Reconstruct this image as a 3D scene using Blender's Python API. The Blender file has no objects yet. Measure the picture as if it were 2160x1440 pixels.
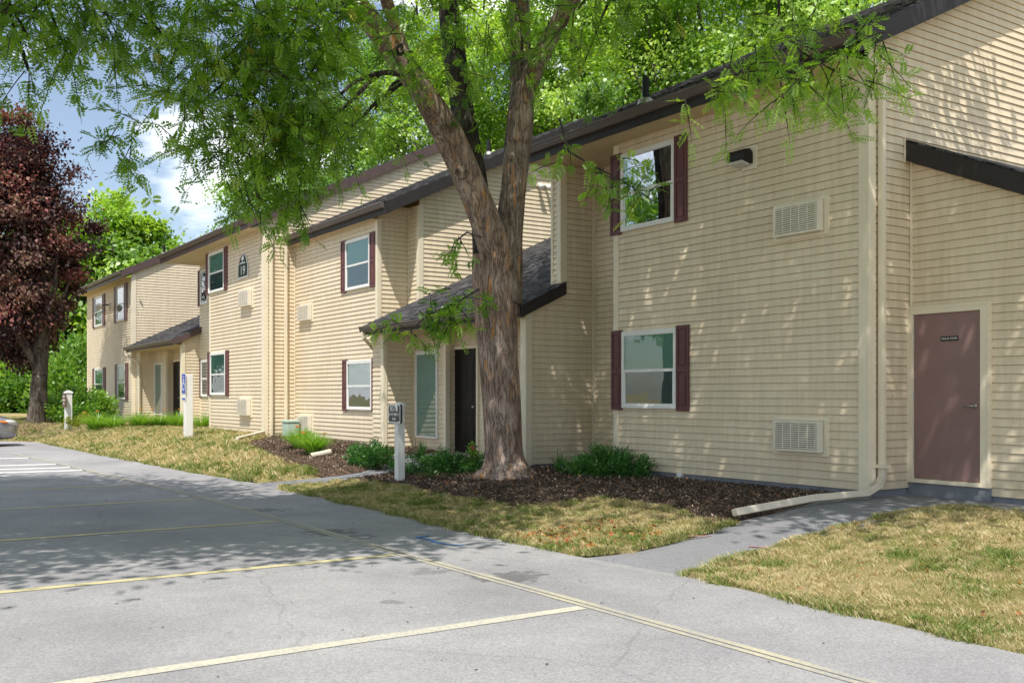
import bpy, bmesh, math, random
import numpy as np
from mathutils import Vector, Matrix, noise
from mathutils.geometry import delaunay_2d_cdt

random.seed(7)
rng = np.random.default_rng(11)
sc = bpy.context.scene
col = sc.collection

# ------------------------------------------------------------------ survey of the place
# World axes follow the building: X runs back from the car park, Y runs away along the row.
CA, SA, FOC, CX, HY, EYE = .8327, .5537, 2128.0, 1080.0, 834.0, 1.5


def ratio(px):
    k = (px - CX) / FOC
    return (CA - k * SA) / (k * CA + SA)


def Yat(px, X): return X * ratio(px)
def Xat(px, Y): return Y / ratio(px)
def dep(X, Y): return SA * X + CA * Y
def Zat(py, X, Y): return EYE + (HY - py) * dep(X, Y) / FOC


def ray(px, py, d):
    r = (px - CX) / FOC * d
    return Vector((CA * r + SA * d, -SA * r + CA * d, EYE + (HY - py) * d / FOC))


def proj(P):
    """numpy: distance-normalised view coordinates of points (n,3)"""
    d = SA * P[:, 0] + CA * P[:, 1]
    r = CA * P[:, 0] - SA * P[:, 1]
    d = np.where(d < .1, .1, d)
    return CX + FOC * r / d, HY - FOC * (P[:, 2] - EYE) / d, d


def flat(px, py):
    d = EYE * FOC / (py - HY)
    return ray(px, py, d)


# edge between asphalt and lawn
EDGE = sorted([(flat(*p).y, flat(*p).x) for p in [(78, 932), (197, 956.5), (328, 981), (410, 997.5), (516, 1014),
              (582, 1028), (799, 1077.4), (989, 1123), (1203, 1170), (1450, 1215), (2160, 1380)]] + [(-30, 5.72), (0, 5.72), (80, 4.2)])
EY = [e[0] for e in EDGE]
EX = [e[1] for e in EDGE]


def xedge(Y): return float(np.interp(Y, EY, EX))


def sstep(t):
    t = max(0., min(1., t))
    return t * t * (3 - 2 * t)


def gz(X, Y):
    h = float(np.interp(Y, [-5, 3, 8, 12, 16, 20, 26, 34, 42, 60], [.22, .245, .25, .23, .25, .34, .43, .45, .47, .5]))
    w = float(np.interp(Y, [0, 10, 20, 30], [3.6, 3.4, 2.6, 2.2]))
    t = (X - xedge(Y)) / w
    t2 = (Y - 37.5 - max(0, (4 - X)) * .15) / 4
    z = h * sstep(max(t, t2))
    z *= 1 - .62 * math.exp(-((Y - 16.5) / 1.1) ** 2) * sstep((9.6 - X) / 1.2)
    z *= 1 - .3 * math.exp(-((Y - 6.9) / 1.0) ** 2) * sstep((9.6 - X) / 1.2)
    return z


def G(px, py):
    lo = 2.5
    d = lo
    while d < 120:
        p = ray(px, py, d)
        if p.z <= gz(p.x, p.y):
            a, b = d - .1, d
            for _ in range(24):
                m = (a + b) / 2
                q = ray(px, py, m)
                if q.z <= gz(q.x, q.y): b = m
                else: a = m
            q = ray(px, py, b)
            q.z = gz(q.x, q.y)
            return q
        d += .1
    return ray(px, py, 120)


# ------------------------------------------------------------------ materials
def new_mat(name):
    m = bpy.data.materials.new(name)
    m.use_nodes = True
    nt = m.node_tree
    return m, nt, nt.nodes['Principled BSDF'], nt.nodes['Material Output']


def N(nt, typ, **kw):
    n = nt.nodes.new(typ)
    for k, v in kw.items():
        if k.startswith('i_'):
            key = k[2:]
            key = int(key) if key.isdigit() else key.replace('_', ' ')
            n.inputs[key].default_value = v
        else:
            setattr(n, k, v)
    return n


def L(nt, a, b): nt.links.new(a, b)


def ramp(nt, stops, interp='LINEAR'):
    n = nt.nodes.new('ShaderNodeValToRGB')
    n.color_ramp.interpolation = interp
    el = n.color_ramp.elements
    while len(el) < len(stops): el.new(.5)
    for e, (p, c) in zip(el, stops):
        e.position = p
        e.color = (*c, 1) if len(c) == 3 else c
    return n


def coords(nt, scale=(1, 1, 1)):
    tc = N(nt, 'ShaderNodeTexCoord')
    g = N(nt, 'ShaderNodeNewGeometry')
    mp = N(nt, 'ShaderNodeMapping')
    mp.inputs['Scale'].default_value = scale
    L(nt, g.outputs['Position'], mp.inputs['Vector'])
    return mp.outputs['Vector']


def simple_mat(name, colr, rough=.6, var=.12, scale=6., bump=0., bscale=60., spec=.3, metal=0., stretch=(1, 1, 1)):
    m, nt, b, out = new_mat(name)
    v = coords(nt, stretch)
    nz = N(nt, 'ShaderNodeTexNoise', i_Scale=scale, i_Detail=5., i_Roughness=.65)
    L(nt, v, nz.inputs['Vector'])
    r = ramp(nt, [(.3, tuple(c * (1 - var) for c in colr)), (.7, tuple(min(1, c * (1 + var)) for c in colr))])
    L(nt, nz.outputs['Fac'], r.inputs['Fac'])
    L(nt, r.outputs['Color'], b.inputs['Base Color'])
    b.inputs['Roughness'].default_value = rough
    b.inputs['Specular IOR Level'].default_value = spec
    b.inputs['Metallic'].default_value = metal
    if bump:
        n2 = N(nt, 'ShaderNodeTexNoise', i_Scale=bscale, i_Detail=4.)
        L(nt, v, n2.inputs['Vector'])
        bp = N(nt, 'ShaderNodeBump', i_Strength=bump, i_Distance=.01)
        L(nt, n2.outputs['Fac'], bp.inputs['Height'])
        L(nt, bp.outputs['Normal'], b.inputs['Normal'])
    return m


def siding_mat():
    m, nt, b, out = new_mat('vinyl_siding')
    v = coords(nt, (1, 1, 1))
    n1 = N(nt, 'ShaderNodeTexNoise', i_Scale=.7, i_Detail=6., i_Roughness=.6)
    L(nt, v, n1.inputs['Vector'])
    v2 = coords(nt, (3, 3, .35))
    n2 = N(nt, 'ShaderNodeTexNoise', i_Scale=4., i_Detail=5., i_Roughness=.7)
    L(nt, v2, n2.inputs['Vector'])
    r1 = ramp(nt, [(.3, (.755, .632, .455)), (.7, (.815, .705, .53))])
    L(nt, n1.outputs['Fac'], r1.inputs['Fac'])
    r2 = ramp(nt, [(.35, (.84, .82, .79)), (.62, (1, 1, 1))])
    L(nt, n2.outputs['Fac'], r2.inputs['Fac'])
    mx = N(nt, 'ShaderNodeMix', data_type='RGBA', blend_type='MULTIPLY')
    mx.inputs[0].default_value = .8
    L(nt, r1.outputs['Color'], mx.inputs[6])
    L(nt, r2.outputs['Color'], mx.inputs[7])
    # splash dirt near the ground
    sx = N(nt, 'ShaderNodeSeparateXYZ')
    g = N(nt, 'ShaderNodeNewGeometry')
    L(nt, g.outputs['Position'], sx.inputs[0])
    mr = N(nt, 'ShaderNodeMapRange')
    mr.inputs[1].default_value = .35
    mr.inputs[2].default_value = .85
    mr.inputs[3].default_value = .35
    mr.inputs[4].default_value = 0
    L(nt, sx.outputs['Z'], mr.inputs[0])
    mu = N(nt, 'ShaderNodeMath', operation='MULTIPLY')
    L(nt, mr.outputs[0], mu.inputs[0])
    L(nt, n2.outputs['Fac'], mu.inputs[1])
    mx2 = N(nt, 'ShaderNodeMix', data_type='RGBA')
    L(nt, mu.outputs[0], mx2.inputs[0])
    L(nt, mx.outputs[2], mx2.inputs[6])
    mx2.inputs[7].default_value = (.32, .27, .2, 1)
    L(nt, mx2.outputs[2], b.inputs['Base Color'])
    b.inputs['Roughness'].default_value = .55
    b.inputs['Specular IOR Level'].default_value = .3
    n3 = N(nt, 'ShaderNodeTexNoise', i_Scale=9., i_Detail=2.)
    L(nt, coords(nt, (1, 1, .6)), n3.inputs['Vector'])
    bp = N(nt, 'ShaderNodeBump', i_Strength=.12, i_Distance=.02)
    L(nt, n3.outputs['Fac'], bp.inputs['Height'])
    L(nt, bp.outputs['Normal'], b.inputs['Normal'])
    return m


def shingle_mat(name='roof_shingle', along='Y', base=(.075, .072, .075)):
    m, nt, b, out = new_mat(name)
    g = N(nt, 'ShaderNodeNewGeometry')
    sx = N(nt, 'ShaderNodeSeparateXYZ')
    L(nt, g.outputs['Position'], sx.inputs[0])
    cb = N(nt, 'ShaderNodeCombineXYZ')
    L(nt, sx.outputs['Y' if along == 'Y' else 'X'], cb.inputs['X'])
    L(nt, sx.outputs['X' if along == 'Y' else 'Y'], cb.inputs['Y'])
    br = N(nt, 'ShaderNodeTexBrick', i_Scale=1., i_Mortar_Size=.006, i_Mortar_Smooth=.1, i_Bias=0., i_Brick_Width=.3, i_Row_Height=.125)
    br.offset = .5
    br.inputs['Color1'].default_value = (base[0] * 1.5, base[1] * 1.5, base[2] * 1.5, 1)
    br.inputs['Color2'].default_value = (base[0] * .75, base[1] * .75, base[2] * .75, 1)
    br.inputs['Mortar'].default_value = (.015, .015, .015, 1)
    L(nt, cb.outputs[0], br.inputs['Vector'])
    nz = N(nt, 'ShaderNodeTexNoise', i_Scale=90., i_Detail=3.)
    L(nt, g.outputs['Position'], nz.inputs['Vector'])
    r = ramp(nt, [(.3, (.6, .6, .6)), (.7, (1.5, 1.5, 1.5))])
    L(nt, nz.outputs['Fac'], r.inputs['Fac'])
    mx = N(nt, 'ShaderNodeMix', data_type='RGBA', blend_type='MULTIPLY')
    mx.inputs[0].default_value = 1
    L(nt, br.outputs['Color'], mx.inputs[6])
    L(nt, r.outputs['Color'], mx.inputs[7])
    L(nt, mx.outputs[2], b.inputs['Base Color'])
    b.inputs['Roughness'].default_value = .95
    b.inputs['Specular IOR Level'].default_value = .15
    bp = N(nt, 'ShaderNodeBump', i_Strength=.8, i_Distance=.012)
    L(nt, mx.outputs[2], bp.inputs['Height'])
    L(nt, bp.outputs['Normal'], b.inputs['Normal'])
    return m


def asphalt_mat(name, c0, c1, stains=()):
    m, nt, b, out = new_mat(name)
    v = coords(nt)
    n1 = N(nt, 'ShaderNodeTexNoise', i_Scale=.55, i_Detail=8., i_Roughness=.62)
    L(nt, v, n1.inputs['Vector'])
    r1 = ramp(nt, [(.3, c0), (.7, c1)])
    L(nt, n1.outputs['Fac'], r1.inputs['Fac'])
    vo = N(nt, 'ShaderNodeTexVoronoi', i_Scale=95.)
    L(nt, v, vo.inputs['Vector'])
    r2 = ramp(nt, [(0., (.62, .62, .62)), (.45, (1, 1, 1)), (1., (1.45, 1.43, 1.4))])
    sep = N(nt, 'ShaderNodeSeparateColor')
    L(nt, vo.outputs['Color'], sep.inputs[0])
    L(nt, sep.outputs[0], r2.inputs['Fac'])
    mx = N(nt, 'ShaderNodeMix', data_type='RGBA', blend_type='MULTIPLY')
    mx.inputs[0].default_value = .5
    L(nt, r1.outputs['Color'], mx.inputs[6])
    L(nt, r2.outputs['Color'], mx.inputs[7])
    cur = mx.outputs[2]
    # fine cracks
    vc = N(nt, 'ShaderNodeTexVoronoi', feature='DISTANCE_TO_EDGE', i_Scale=.38)
    nw = N(nt, 'ShaderNodeTexNoise', i_Scale=2.2, i_Detail=6.)
    L(nt, v, nw.inputs['Vector'])
    ad = N(nt, 'ShaderNodeMix', data_type='RGBA')
    ad.inputs[0].default_value = .22
    L(nt, v, ad.inputs[6])
    L(nt, nw.outputs['Color'], ad.inputs[7])
    L(nt, ad.outputs[2], vc.inputs['Vector'])
    rc = ramp(nt, [(0., (.72, .72, .72)), (.0035, (1, 1, 1))])
    L(nt, vc.outputs['Distance'], rc.inputs['Fac'])
    m3 = N(nt, 'ShaderNodeMix', data_type='RGBA', blend_type='MULTIPLY')
    m3.inputs[0].default_value = .7
    L(nt, cur, m3.inputs[6])
    L(nt, rc.outputs['Color'], m3.inputs[7])
    cur = m3.outputs[2]
    # oil drips on the stall heads
    for (x, y, r, s) in stains:
        di = N(nt, 'ShaderNodeVectorMath', operation='DISTANCE')
        L(nt, v, di.inputs[0])
        di.inputs[1].default_value = (x, y, 0)
        nn = N(nt, 'ShaderNodeTexNoise', i_Scale=7., i_Detail=3.)
        L(nt, v, nn.inputs['Vector'])
        mr = N(nt, 'ShaderNodeMapRange')
        mr.inputs[1].default_value = 0
        mr.inputs[2].default_value = r
        mr.inputs[3].default_value = .58
        mr.inputs[4].default_value = 0
        L(nt, di.outputs['Value'], mr.inputs[0])
        sm = N(nt, 'ShaderNodeMath', operation='ADD')
        L(nt, mr.outputs[0], sm.inputs[0])
        L(nt, nn.outputs['Fac'], sm.inputs[1])
        s *= .6
        rr = ramp(nt, [(.78, (0, 0, 0)), (.90, (s, s, s))])
        L(nt, sm.outputs[0], rr.inputs['Fac'])
        mm = N(nt, 'ShaderNodeMix', data_type='RGBA')
        L(nt, rr.outputs['Color'], mm.inputs[0])
        L(nt, cur, mm.inputs[6])
        mm.inputs[7].default_value = (.035, .033, .036, 1)
        cur = mm.outputs[2]
    L(nt, cur, b.inputs['Base Color'])
    b.inputs['Roughness'].default_value = .88
    b.inputs['Specular IOR Level'].default_value = .25
    bp = N(nt, 'ShaderNodeBump', i_Strength=.5, i_Distance=.006)
    L(nt, sep.outputs[0], bp.inputs['Height'])
    L(nt, bp.outputs['Normal'], b.inputs['Normal'])
    return m


def lawn_mat():
    m, nt, b, out = new_mat('dry_lawn')
    v = coords(nt)
    n1 = N(nt, 'ShaderNodeTexNoise', i_Scale=.9, i_Detail=7., i_Roughness=.7)
    L(nt, v, n1.inputs['Vector'])
    r1 = ramp(nt, [(.28, (.13, .18, .04)), (.42, (.32, .30, .11)), (.55, (.52, .42, .23)), (.75, (.60, .49, .30))])
    L(nt, n1.outputs['Fac'], r1.inputs['Fac'])
    n2 = N(nt, 'ShaderNodeTexNoise', i_Scale=45., i_Detail=6., i_Roughness=.75)
    L(nt, v, n2.inputs['Vector'])
    r2 = ramp(nt, [(.3, (.45, .45, .42)), (.65, (1.15, 1.12, 1.05))])
    L(nt, n2.outputs['Fac'], r2.inputs['Fac'])
    mx = N(nt, 'ShaderNodeMix', data_type='RGBA', blend_type='MULTIPLY')
    mx.inputs[0].default_value = 1
    L(nt, r1.outputs['Color'], mx.inputs[6])
    L(nt, r2.outputs['Color'], mx.inputs[7])
    L(nt, mx.outputs[2], b.inputs['Base Color'])
    b.inputs['Roughness'].default_value = 1
    b.inputs['Specular IOR Level'].default_value = .05
    bp = N(nt, 'ShaderNodeBump', i_Strength=1., i_Distance=.03)
    L(nt, n2.outputs['Fac'], bp.inputs['Height'])
    L(nt, bp.outputs['Normal'], b.inputs['Normal'])
    return m


def leaf_mat(name, stops, trans=.4, tint=(1.5, 1.45, .7), rough=.45, gloss=.06, attr='rnd'):
    m = bpy.data.materials.new(name)
    m.use_nodes = True
    nt = m.node_tree
    nt.nodes.clear()
    out = N(nt, 'ShaderNodeOutputMaterial')
    at = N(nt, 'ShaderNodeAttribute', attribute_name=attr)
    r = ramp(nt, stops)
    L(nt, at.outputs['Fac'], r.inputs['Fac'])
    di = N(nt, 'ShaderNodeBsdfDiffuse')
    L(nt, r.outputs['Color'], di.inputs['Color'])
    tr = N(nt, 'ShaderNodeBsdfTranslucent')
    mu = N(nt, 'ShaderNodeMix', data_type='RGBA', blend_type='MULTIPLY')
    mu.inputs[0].default_value = 1
    L(nt, r.outputs['Color'], mu.inputs[6])
    mu.inputs[7].default_value = (*tint, 1)
    L(nt, mu.outputs[2], tr.inputs['Color'])
    ms = N(nt, 'ShaderNodeMixShader')
    ms.inputs[0].default_value = trans
    L(nt, di.outputs[0], ms.inputs[1])
    L(nt, tr.outputs[0], ms.inputs[2])
    gl = N(nt, 'ShaderNodeBsdfGlossy')
    gl.inputs['Roughness'].default_value = rough
    gl.inputs['Color'].default_value = (.9, .95, .9, 1)
    m2 = N(nt, 'ShaderNodeMixShader')
    m2.inputs[0].default_value = gloss
    L(nt, ms.outputs[0], m2.inputs[1])
    L(nt, gl.outputs[0], m2.inputs[2])
    L(nt, m2.outputs[0], out.inputs['Surface'])
    return m


def bark_mat(name, dark, mid, hi, orange=None, zscale=.11, sc_=15.):
    m, nt, b, out = new_mat(name)
    nw = N(nt, 'ShaderNodeTexNoise', i_Scale=2.2, i_Detail=3.)
    L(nt, coords(nt), nw.inputs['Vector'])
    wm = N(nt, 'ShaderNodeVectorMath', operation='MULTIPLY_ADD')
    L(nt, nw.outputs['Color'], wm.inputs[0])
    wm.inputs[1].default_value = (.16, .16, .0)
    L(nt, coords(nt, (1, 1, zscale)), wm.inputs[2])
    v = wm.outputs[0]
    n1 = N(nt, 'ShaderNodeTexNoise', i_Scale=sc_, i_Detail=8., i_Roughness=.62)
    L(nt, v, n1.inputs['Vector'])
    # ridged fissures
    sb = N(nt, 'ShaderNodeMath', operation='SUBTRACT')
    L(nt, n1.outputs['Fac'], sb.inputs[0])
    sb.inputs[1].default_value = .5
    ab = N(nt, 'ShaderNodeMath', operation='ABSOLUTE')
    L(nt, sb.outputs[0], ab.inputs[0])
    rv = ramp(nt, [(0., (.38, .35, .33)), (.025, (.82, .80, .78)), (.07, (1, 1, 1))])
    L(nt, ab.outputs[0], rv.inputs['Fac'])
    n4 = N(nt, 'ShaderNodeTexNoise', i_Scale=4.5, i_Detail=9., i_Roughness=.7)
    L(nt, coords(nt, (1, 1, .45)), n4.inputs['Vector'])
    r1 = ramp(nt, [(.32, dark), (.5, mid), (.68, hi)])
    L(nt, n4.outputs['Fac'], r1.inputs['Fac'])
    mx = N(nt, 'ShaderNodeMix', data_type='RGBA', blend_type='MULTIPLY')
    mx.inputs[0].default_value = .8
    L(nt, r1.outputs['Color'], mx.inputs[6])
    L(nt, rv.outputs['Color'], mx.inputs[7])
    cur = mx.outputs[2]
    if orange:
        n3 = N(nt, 'ShaderNodeTexNoise', i_Scale=8.5, i_Detail=6., i_Roughness=.65)
        L(nt, coords(nt, (1.5, 1.5, .20)), n3.inputs['Vector'])
        ro = ramp(nt, [(.585, (0, 0, 0)), (.64, (.85, .85, .85))])
        L(nt, n3.outputs['Fac'], ro.inputs['Fac'])
        m2 = N(nt, 'ShaderNodeMix', data_type='RGBA')
        L(nt, ro.outputs['Color'], m2.inputs[0])
        L(nt, cur, m2.inputs[6])
        m2.inputs[7].default_value = (*orange, 1)
        cur = m2.outputs[2]
    L(nt, cur, b.inputs['Base Color'])
    b.inputs['Roughness'].default_value = .9
    b.inputs['Specular IOR Level'].default_value = .15
    su = N(nt, 'ShaderNodeMath', operation='MULTIPLY_ADD')
    L(nt, rv.outputs['Color'], su.inputs[0])
    su.inputs[1].default_value = .5
    L(nt, n4.outputs['Fac'], su.inputs[2])
    bp = N(nt, 'ShaderNodeBump', i_Strength=1., i_Distance=.03)
    L(nt, su.outputs[0], bp.inputs['Height'])
    L(nt, bp.outputs['Normal'], b.inputs['Normal'])
    return m


def glass_mat(name, refl=.32):
    m = bpy.data.materials.new(name)
    m.use_nodes = True
    nt = m.node_tree
    nt.nodes.clear()
    out = N(nt, 'ShaderNodeOutputMaterial')
    gl = N(nt, 'ShaderNodeBsdfGlossy')
    gl.inputs['Roughness'].default_value = .015
    gl.inputs['Color'].default_value = (.92, .95, 1, 1)
    nz = N(nt, 'ShaderNodeTexNoise', i_Scale=2.5, i_Detail=1.)
    L(nt, coords(nt), nz.inputs['Vector'])
    bp = N(nt, 'ShaderNodeBump', i_Strength=.05, i_Distance=.05)
    L(nt, nz.outputs['Fac'], bp.inputs['Height'])
    L(nt, bp.outputs['Normal'], gl.inputs['Normal'])
    tr = N(nt, 'ShaderNodeBsdfTransparent')
    tr.inputs['Color'].default_value = (.86, .93, .9, 1)
    ms = N(nt, 'ShaderNodeMixShader')
    lw = N(nt, 'ShaderNodeFresnel', i_IOR=1.45)
    mr = N(nt, 'ShaderNodeMapRange')
    mr.inputs[3].default_value = refl
    mr.inputs[4].default_value = 1.
    L(nt, lw.outputs['Fac'], mr.inputs[0])
    L(nt, mr.outputs[0], ms.inputs[0])
    L(nt, tr.outputs[0], ms.inputs[1])
    L(nt, gl.outputs[0], ms.inputs[2])
    L(nt, ms.outputs[0], out.inputs['Surface'])
    return m


def blind_mat(name, c0, c1):
    m, nt, b, out = new_mat(name)
    g = N(nt, 'ShaderNodeNewGeometry')
    wv = N(nt, 'ShaderNodeTexWave', wave_type='BANDS', bands_direction='Z', i_Scale=12., i_Distortion=.15)
    L(nt, g.outputs['Position'], wv.inputs['Vector'])
    r = ramp(nt, [(.15, c0), (.6, c1)])
    L(nt, wv.outputs['Fac'], r.inputs['Fac'])
    L(nt, r.outputs['Color'], b.inputs['Base Color'])
    b.inputs['Roughness'].default_value = .6
    return m


M = {}
M['siding'] = siding_mat()
M['trim'] = simple_mat('cream_trim', (.80, .71, .545), .5, .05, 3, .05)
M['white'] = simple_mat('white_vinyl', (.80, .79, .76), .45, .04, 4)
M['soffit'] = simple_mat('tan_soffit', (.60, .47, .28), .6, .06, 4)
M['foundation'] = simple_mat('painted_foundation', (.215, .225, .255), .85, .18, 5, .3, 40)
M['shingle'] = shingle_mat()
M['shingle_x'] = shingle_mat('roof_shingle_lean_to', 'X')
M['fascia'] = simple_mat('brown_fascia', (.105, .072, .068), .5, .15, 4, .1, 30, stretch=(1, 1, 1))
M['fascia_dark'] = simple_mat('dark_fascia', (.035, .030, .030), .55, .2, 4, .1, 30)
M['gutter'] = simple_mat('brown_gutter', (.125, .098, .088), .4, .1, 3)
M['shutter'] = simple_mat('maroon_shutter', (.135, .052, .054), .5, .1, 5)
M['door_brown'] = simple_mat('brown_door_paint', (.275, .170, .158), .42, .12, 1.4, .05, 15)
M['door_dark'] = simple_mat('dark_door', (.012, .009, .008), .45, .2, 3, spec=.15)
M['metal'] = simple_mat('brushed_metal', (.42, .40, .36), .35, .1, 8, metal=.8)
M['black'] = simple_mat('black_plastic', (.015, .015, .016), .4, .1, 8)
M['lens'] = simple_mat('lamp_lens', (.55, .55, .52), .25, .1, 30)
M['ac'] = simple_mat('ac_beige', (.76, .70, .58), .5, .06, 6)
M['ac_dark'] = simple_mat('ac_dark', (.06, .055, .05), .8, .1, 6)
M['glass'] = glass_mat('window_glass', .12)
M['glass_dark'] = glass_mat('clear_window_glass', .62)
M['blind'] = blind_mat('teal_blind', (.17, .36, .28), (.28, .53, .42))
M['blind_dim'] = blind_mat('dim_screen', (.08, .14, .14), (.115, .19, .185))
M['sheer'] = blind_mat('pale_sheer_curtain', (.24, .38, .33), (.36, .50, .44))
M['dark_room'] = simple_mat('dark_room', (.02, .025, .03), .9)
def worn_paint(name, colr, lo, hi, base=(.30, .295, .305)):
    m, nt, b, out = new_mat(name)
    v = coords(nt)
    n1 = N(nt, 'ShaderNodeTexNoise', i_Scale=38., i_Detail=6., i_Roughness=.75)
    L(nt, v, n1.inputs['Vector'])
    n2 = N(nt, 'ShaderNodeTexNoise', i_Scale=1.6, i_Detail=4.)
    L(nt, v, n2.inputs['Vector'])
    ma = N(nt, 'ShaderNodeMath', operation='MULTIPLY_ADD')
    L(nt, n2.outputs['Fac'], ma.inputs[0])
    ma.inputs[1].default_value = .55
    L(nt, n1.outputs['Fac'], ma.inputs[2])
    r = ramp(nt, [(lo, base), (hi, colr)])
    L(nt, ma.outputs[0], r.inputs['Fac'])
    L(nt, r.outputs['Color'], b.inputs['Base Color'])
    b.inputs['Roughness'].default_value = .85
    b.inputs['Specular IOR Level'].default_value = .2
    return m


M['curb_line'] = worn_paint('worn_cream_paint', (.54, .49, .34), .60, .95)
M['line'] = worn_paint('pale_stall_paint', (.60, .56, .44), .54, .86)
M['line_y'] = worn_paint('yellow_stall_paint', (.58, .51, .29), .44, .74)
M['line_w'] = simple_mat('white_road_paint', (.82, .81, .77), .8, .12, 16)
M['spray_blue'] = simple_mat('blue_marking_paint', (.06, .20, .48), .8, .3, 20)
M['spray_red'] = simple_mat('red_marking_paint', (.42, .20, .20), .8, .3, 20)
M['path'] = asphalt_mat('path_asphalt', (.20, .20, .216), (.26, .258, .27))
M['lawn'] = lawn_mat()
M['mulch'] = simple_mat('mulch_soil', (.12, .082, .06), .95, .6, 14, 1., 50, .05)
M['concrete'] = simple_mat('concrete', (.33, .31, .28), .9, .15, 6, .2)
M['bark_locust'] = bark_mat('locust_bark', (.20, .138, .112), (.37, .27, .22), (.54, .435, .38), (.62, .30, .11))
M['bark_dark'] = bark_mat('dark_bark', (.03, .027, .024), (.075, .066, .057), (.15, .135, .115))
M['bark_limb'] = bark_mat('limb_bark', (.14, .108, .09), (.27, .21, .175), (.42, .35, .30), (.5, .25, .11))
M['bark_grey'] = bark_mat('grey_bark', (.06, .05, .042), (.15, .125, .10), (.24, .20, .17))
M['blue'] = simple_mat('sign_blue', (.012, .055, .40), .4, .04)
M['sign_white'] = simple_mat('sign_white', (.82, .82, .80), .4, .03)
M['sign_black'] = simple_mat('sign_dark', (.022, .02, .02), .35, .1)
M['sign_green'] = simple_mat('sign_green', (.015, .035, .018), .4, .1)
M['sign_brown'] = simple_mat('sign_brown', (.12, .055, .04), .4, .1)
M['carpaint'] = simple_mat('grey_car_paint', (.30, .30, .31), .22, .03, 3, spec=.6, metal=.5)
M['rubber'] = simple_mat('tyre_rubber', (.02, .02, .02), .85, .1)
M['amber'] = simple_mat('amber_lens', (.75, .22, .02), .2, .05)
M['red_lens'] = simple_mat('red_lens', (.4, .01, .01), .2, .05)
M['utility'] = simple_mat('utility_green', (.42, .55, .46), .5, .08)
M['pipe'] = simple_mat('drain_pipe_cream', (.68, .61, .49), .5, .08)
# foliage
M['leaf_locust'] = leaf_mat('locust_leaf', [(0, (.09, .20, .02)), (.5, (.22, .39, .035)), (.9, (.36, .53, .06)), (1, (.5, .45, .08))], .52, (1.65, 1.65, .6))
M['leaf_bg'] = leaf_mat('woodland_leaf', [(0, (.09, .20, .02)), (.5, (.26, .44, .05)), (1, (.46, .62, .10))], .45, (1.5, 1.5, .6))
M['leaf_bg2'] = leaf_mat('woodland_leaf_cool', [(0, (.06, .15, .02)), (.5, (.17, .34, .045)), (1, (.33, .50, .085))], .42, (1.4, 1.5, .6))
M['leaf_red'] = leaf_mat('maple_leaf_purple', [(0, (.035, .018, .022)), (.4, (.10, .05, .052)), (.7, (.19, .10, .075)), (.85, (.20, .14, .07)), (1, (.38, .14, .13))], .3, (1.5, .9, .8), .6, .025)
M['leaf_yew'] = leaf_mat('yew_needle', [(0, (.025, .085, .016)), (.55, (.06, .19, .03)), (1, (.15, .34, .05))], .2, (1.3, 1.5, .6))
M['leaf_lily'] = leaf_mat('lily_leaf', [(0, (.12, .27, .03)), (.6, (.25, .45, .05)), (1, (.42, .58, .09))], .4, (1.3, 1.4, .6))
M['leaf_gold'] = leaf_mat('gold_leaf', [(0, (.16, .22, .02)), (1, (.36, .40, .04))], .35)
M['blade'] = leaf_mat('grass_blade', [(0, (.09, .19, .02)), (.3, (.22, .27, .05)), (.48, (.40, .34, .14)), (.75, (.64, .50, .27)), (1, (.78, .66, .43))], .3, (1.1, 1.1, .8), .6, .03)
M['chip'] = leaf_mat('bark_chip', [(0, (.045, .030, .022)), (.5, (.14, .094, .068)), (.85, (.28, .205, .155)), (1, (.52, .42, .33))], .0, (1, 1, 1), .7, .02)
M['litter'] = leaf_mat('fallen_leaf', [(0, (.30, .12, .02)), (.5, (.42, .20, .04)), (1, (.35, .06, .03))], .2, (1.2, 1, .8))
M['flower'] = leaf_mat('orange_flower', [(0, (.75, .20, .02)), (1, (.85, .32, .05))], .3)
M['rose'] = leaf_mat('pink_flower', [(0, (.75, .10, .10)), (1, (.8, .25, .2))], .3)


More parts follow.
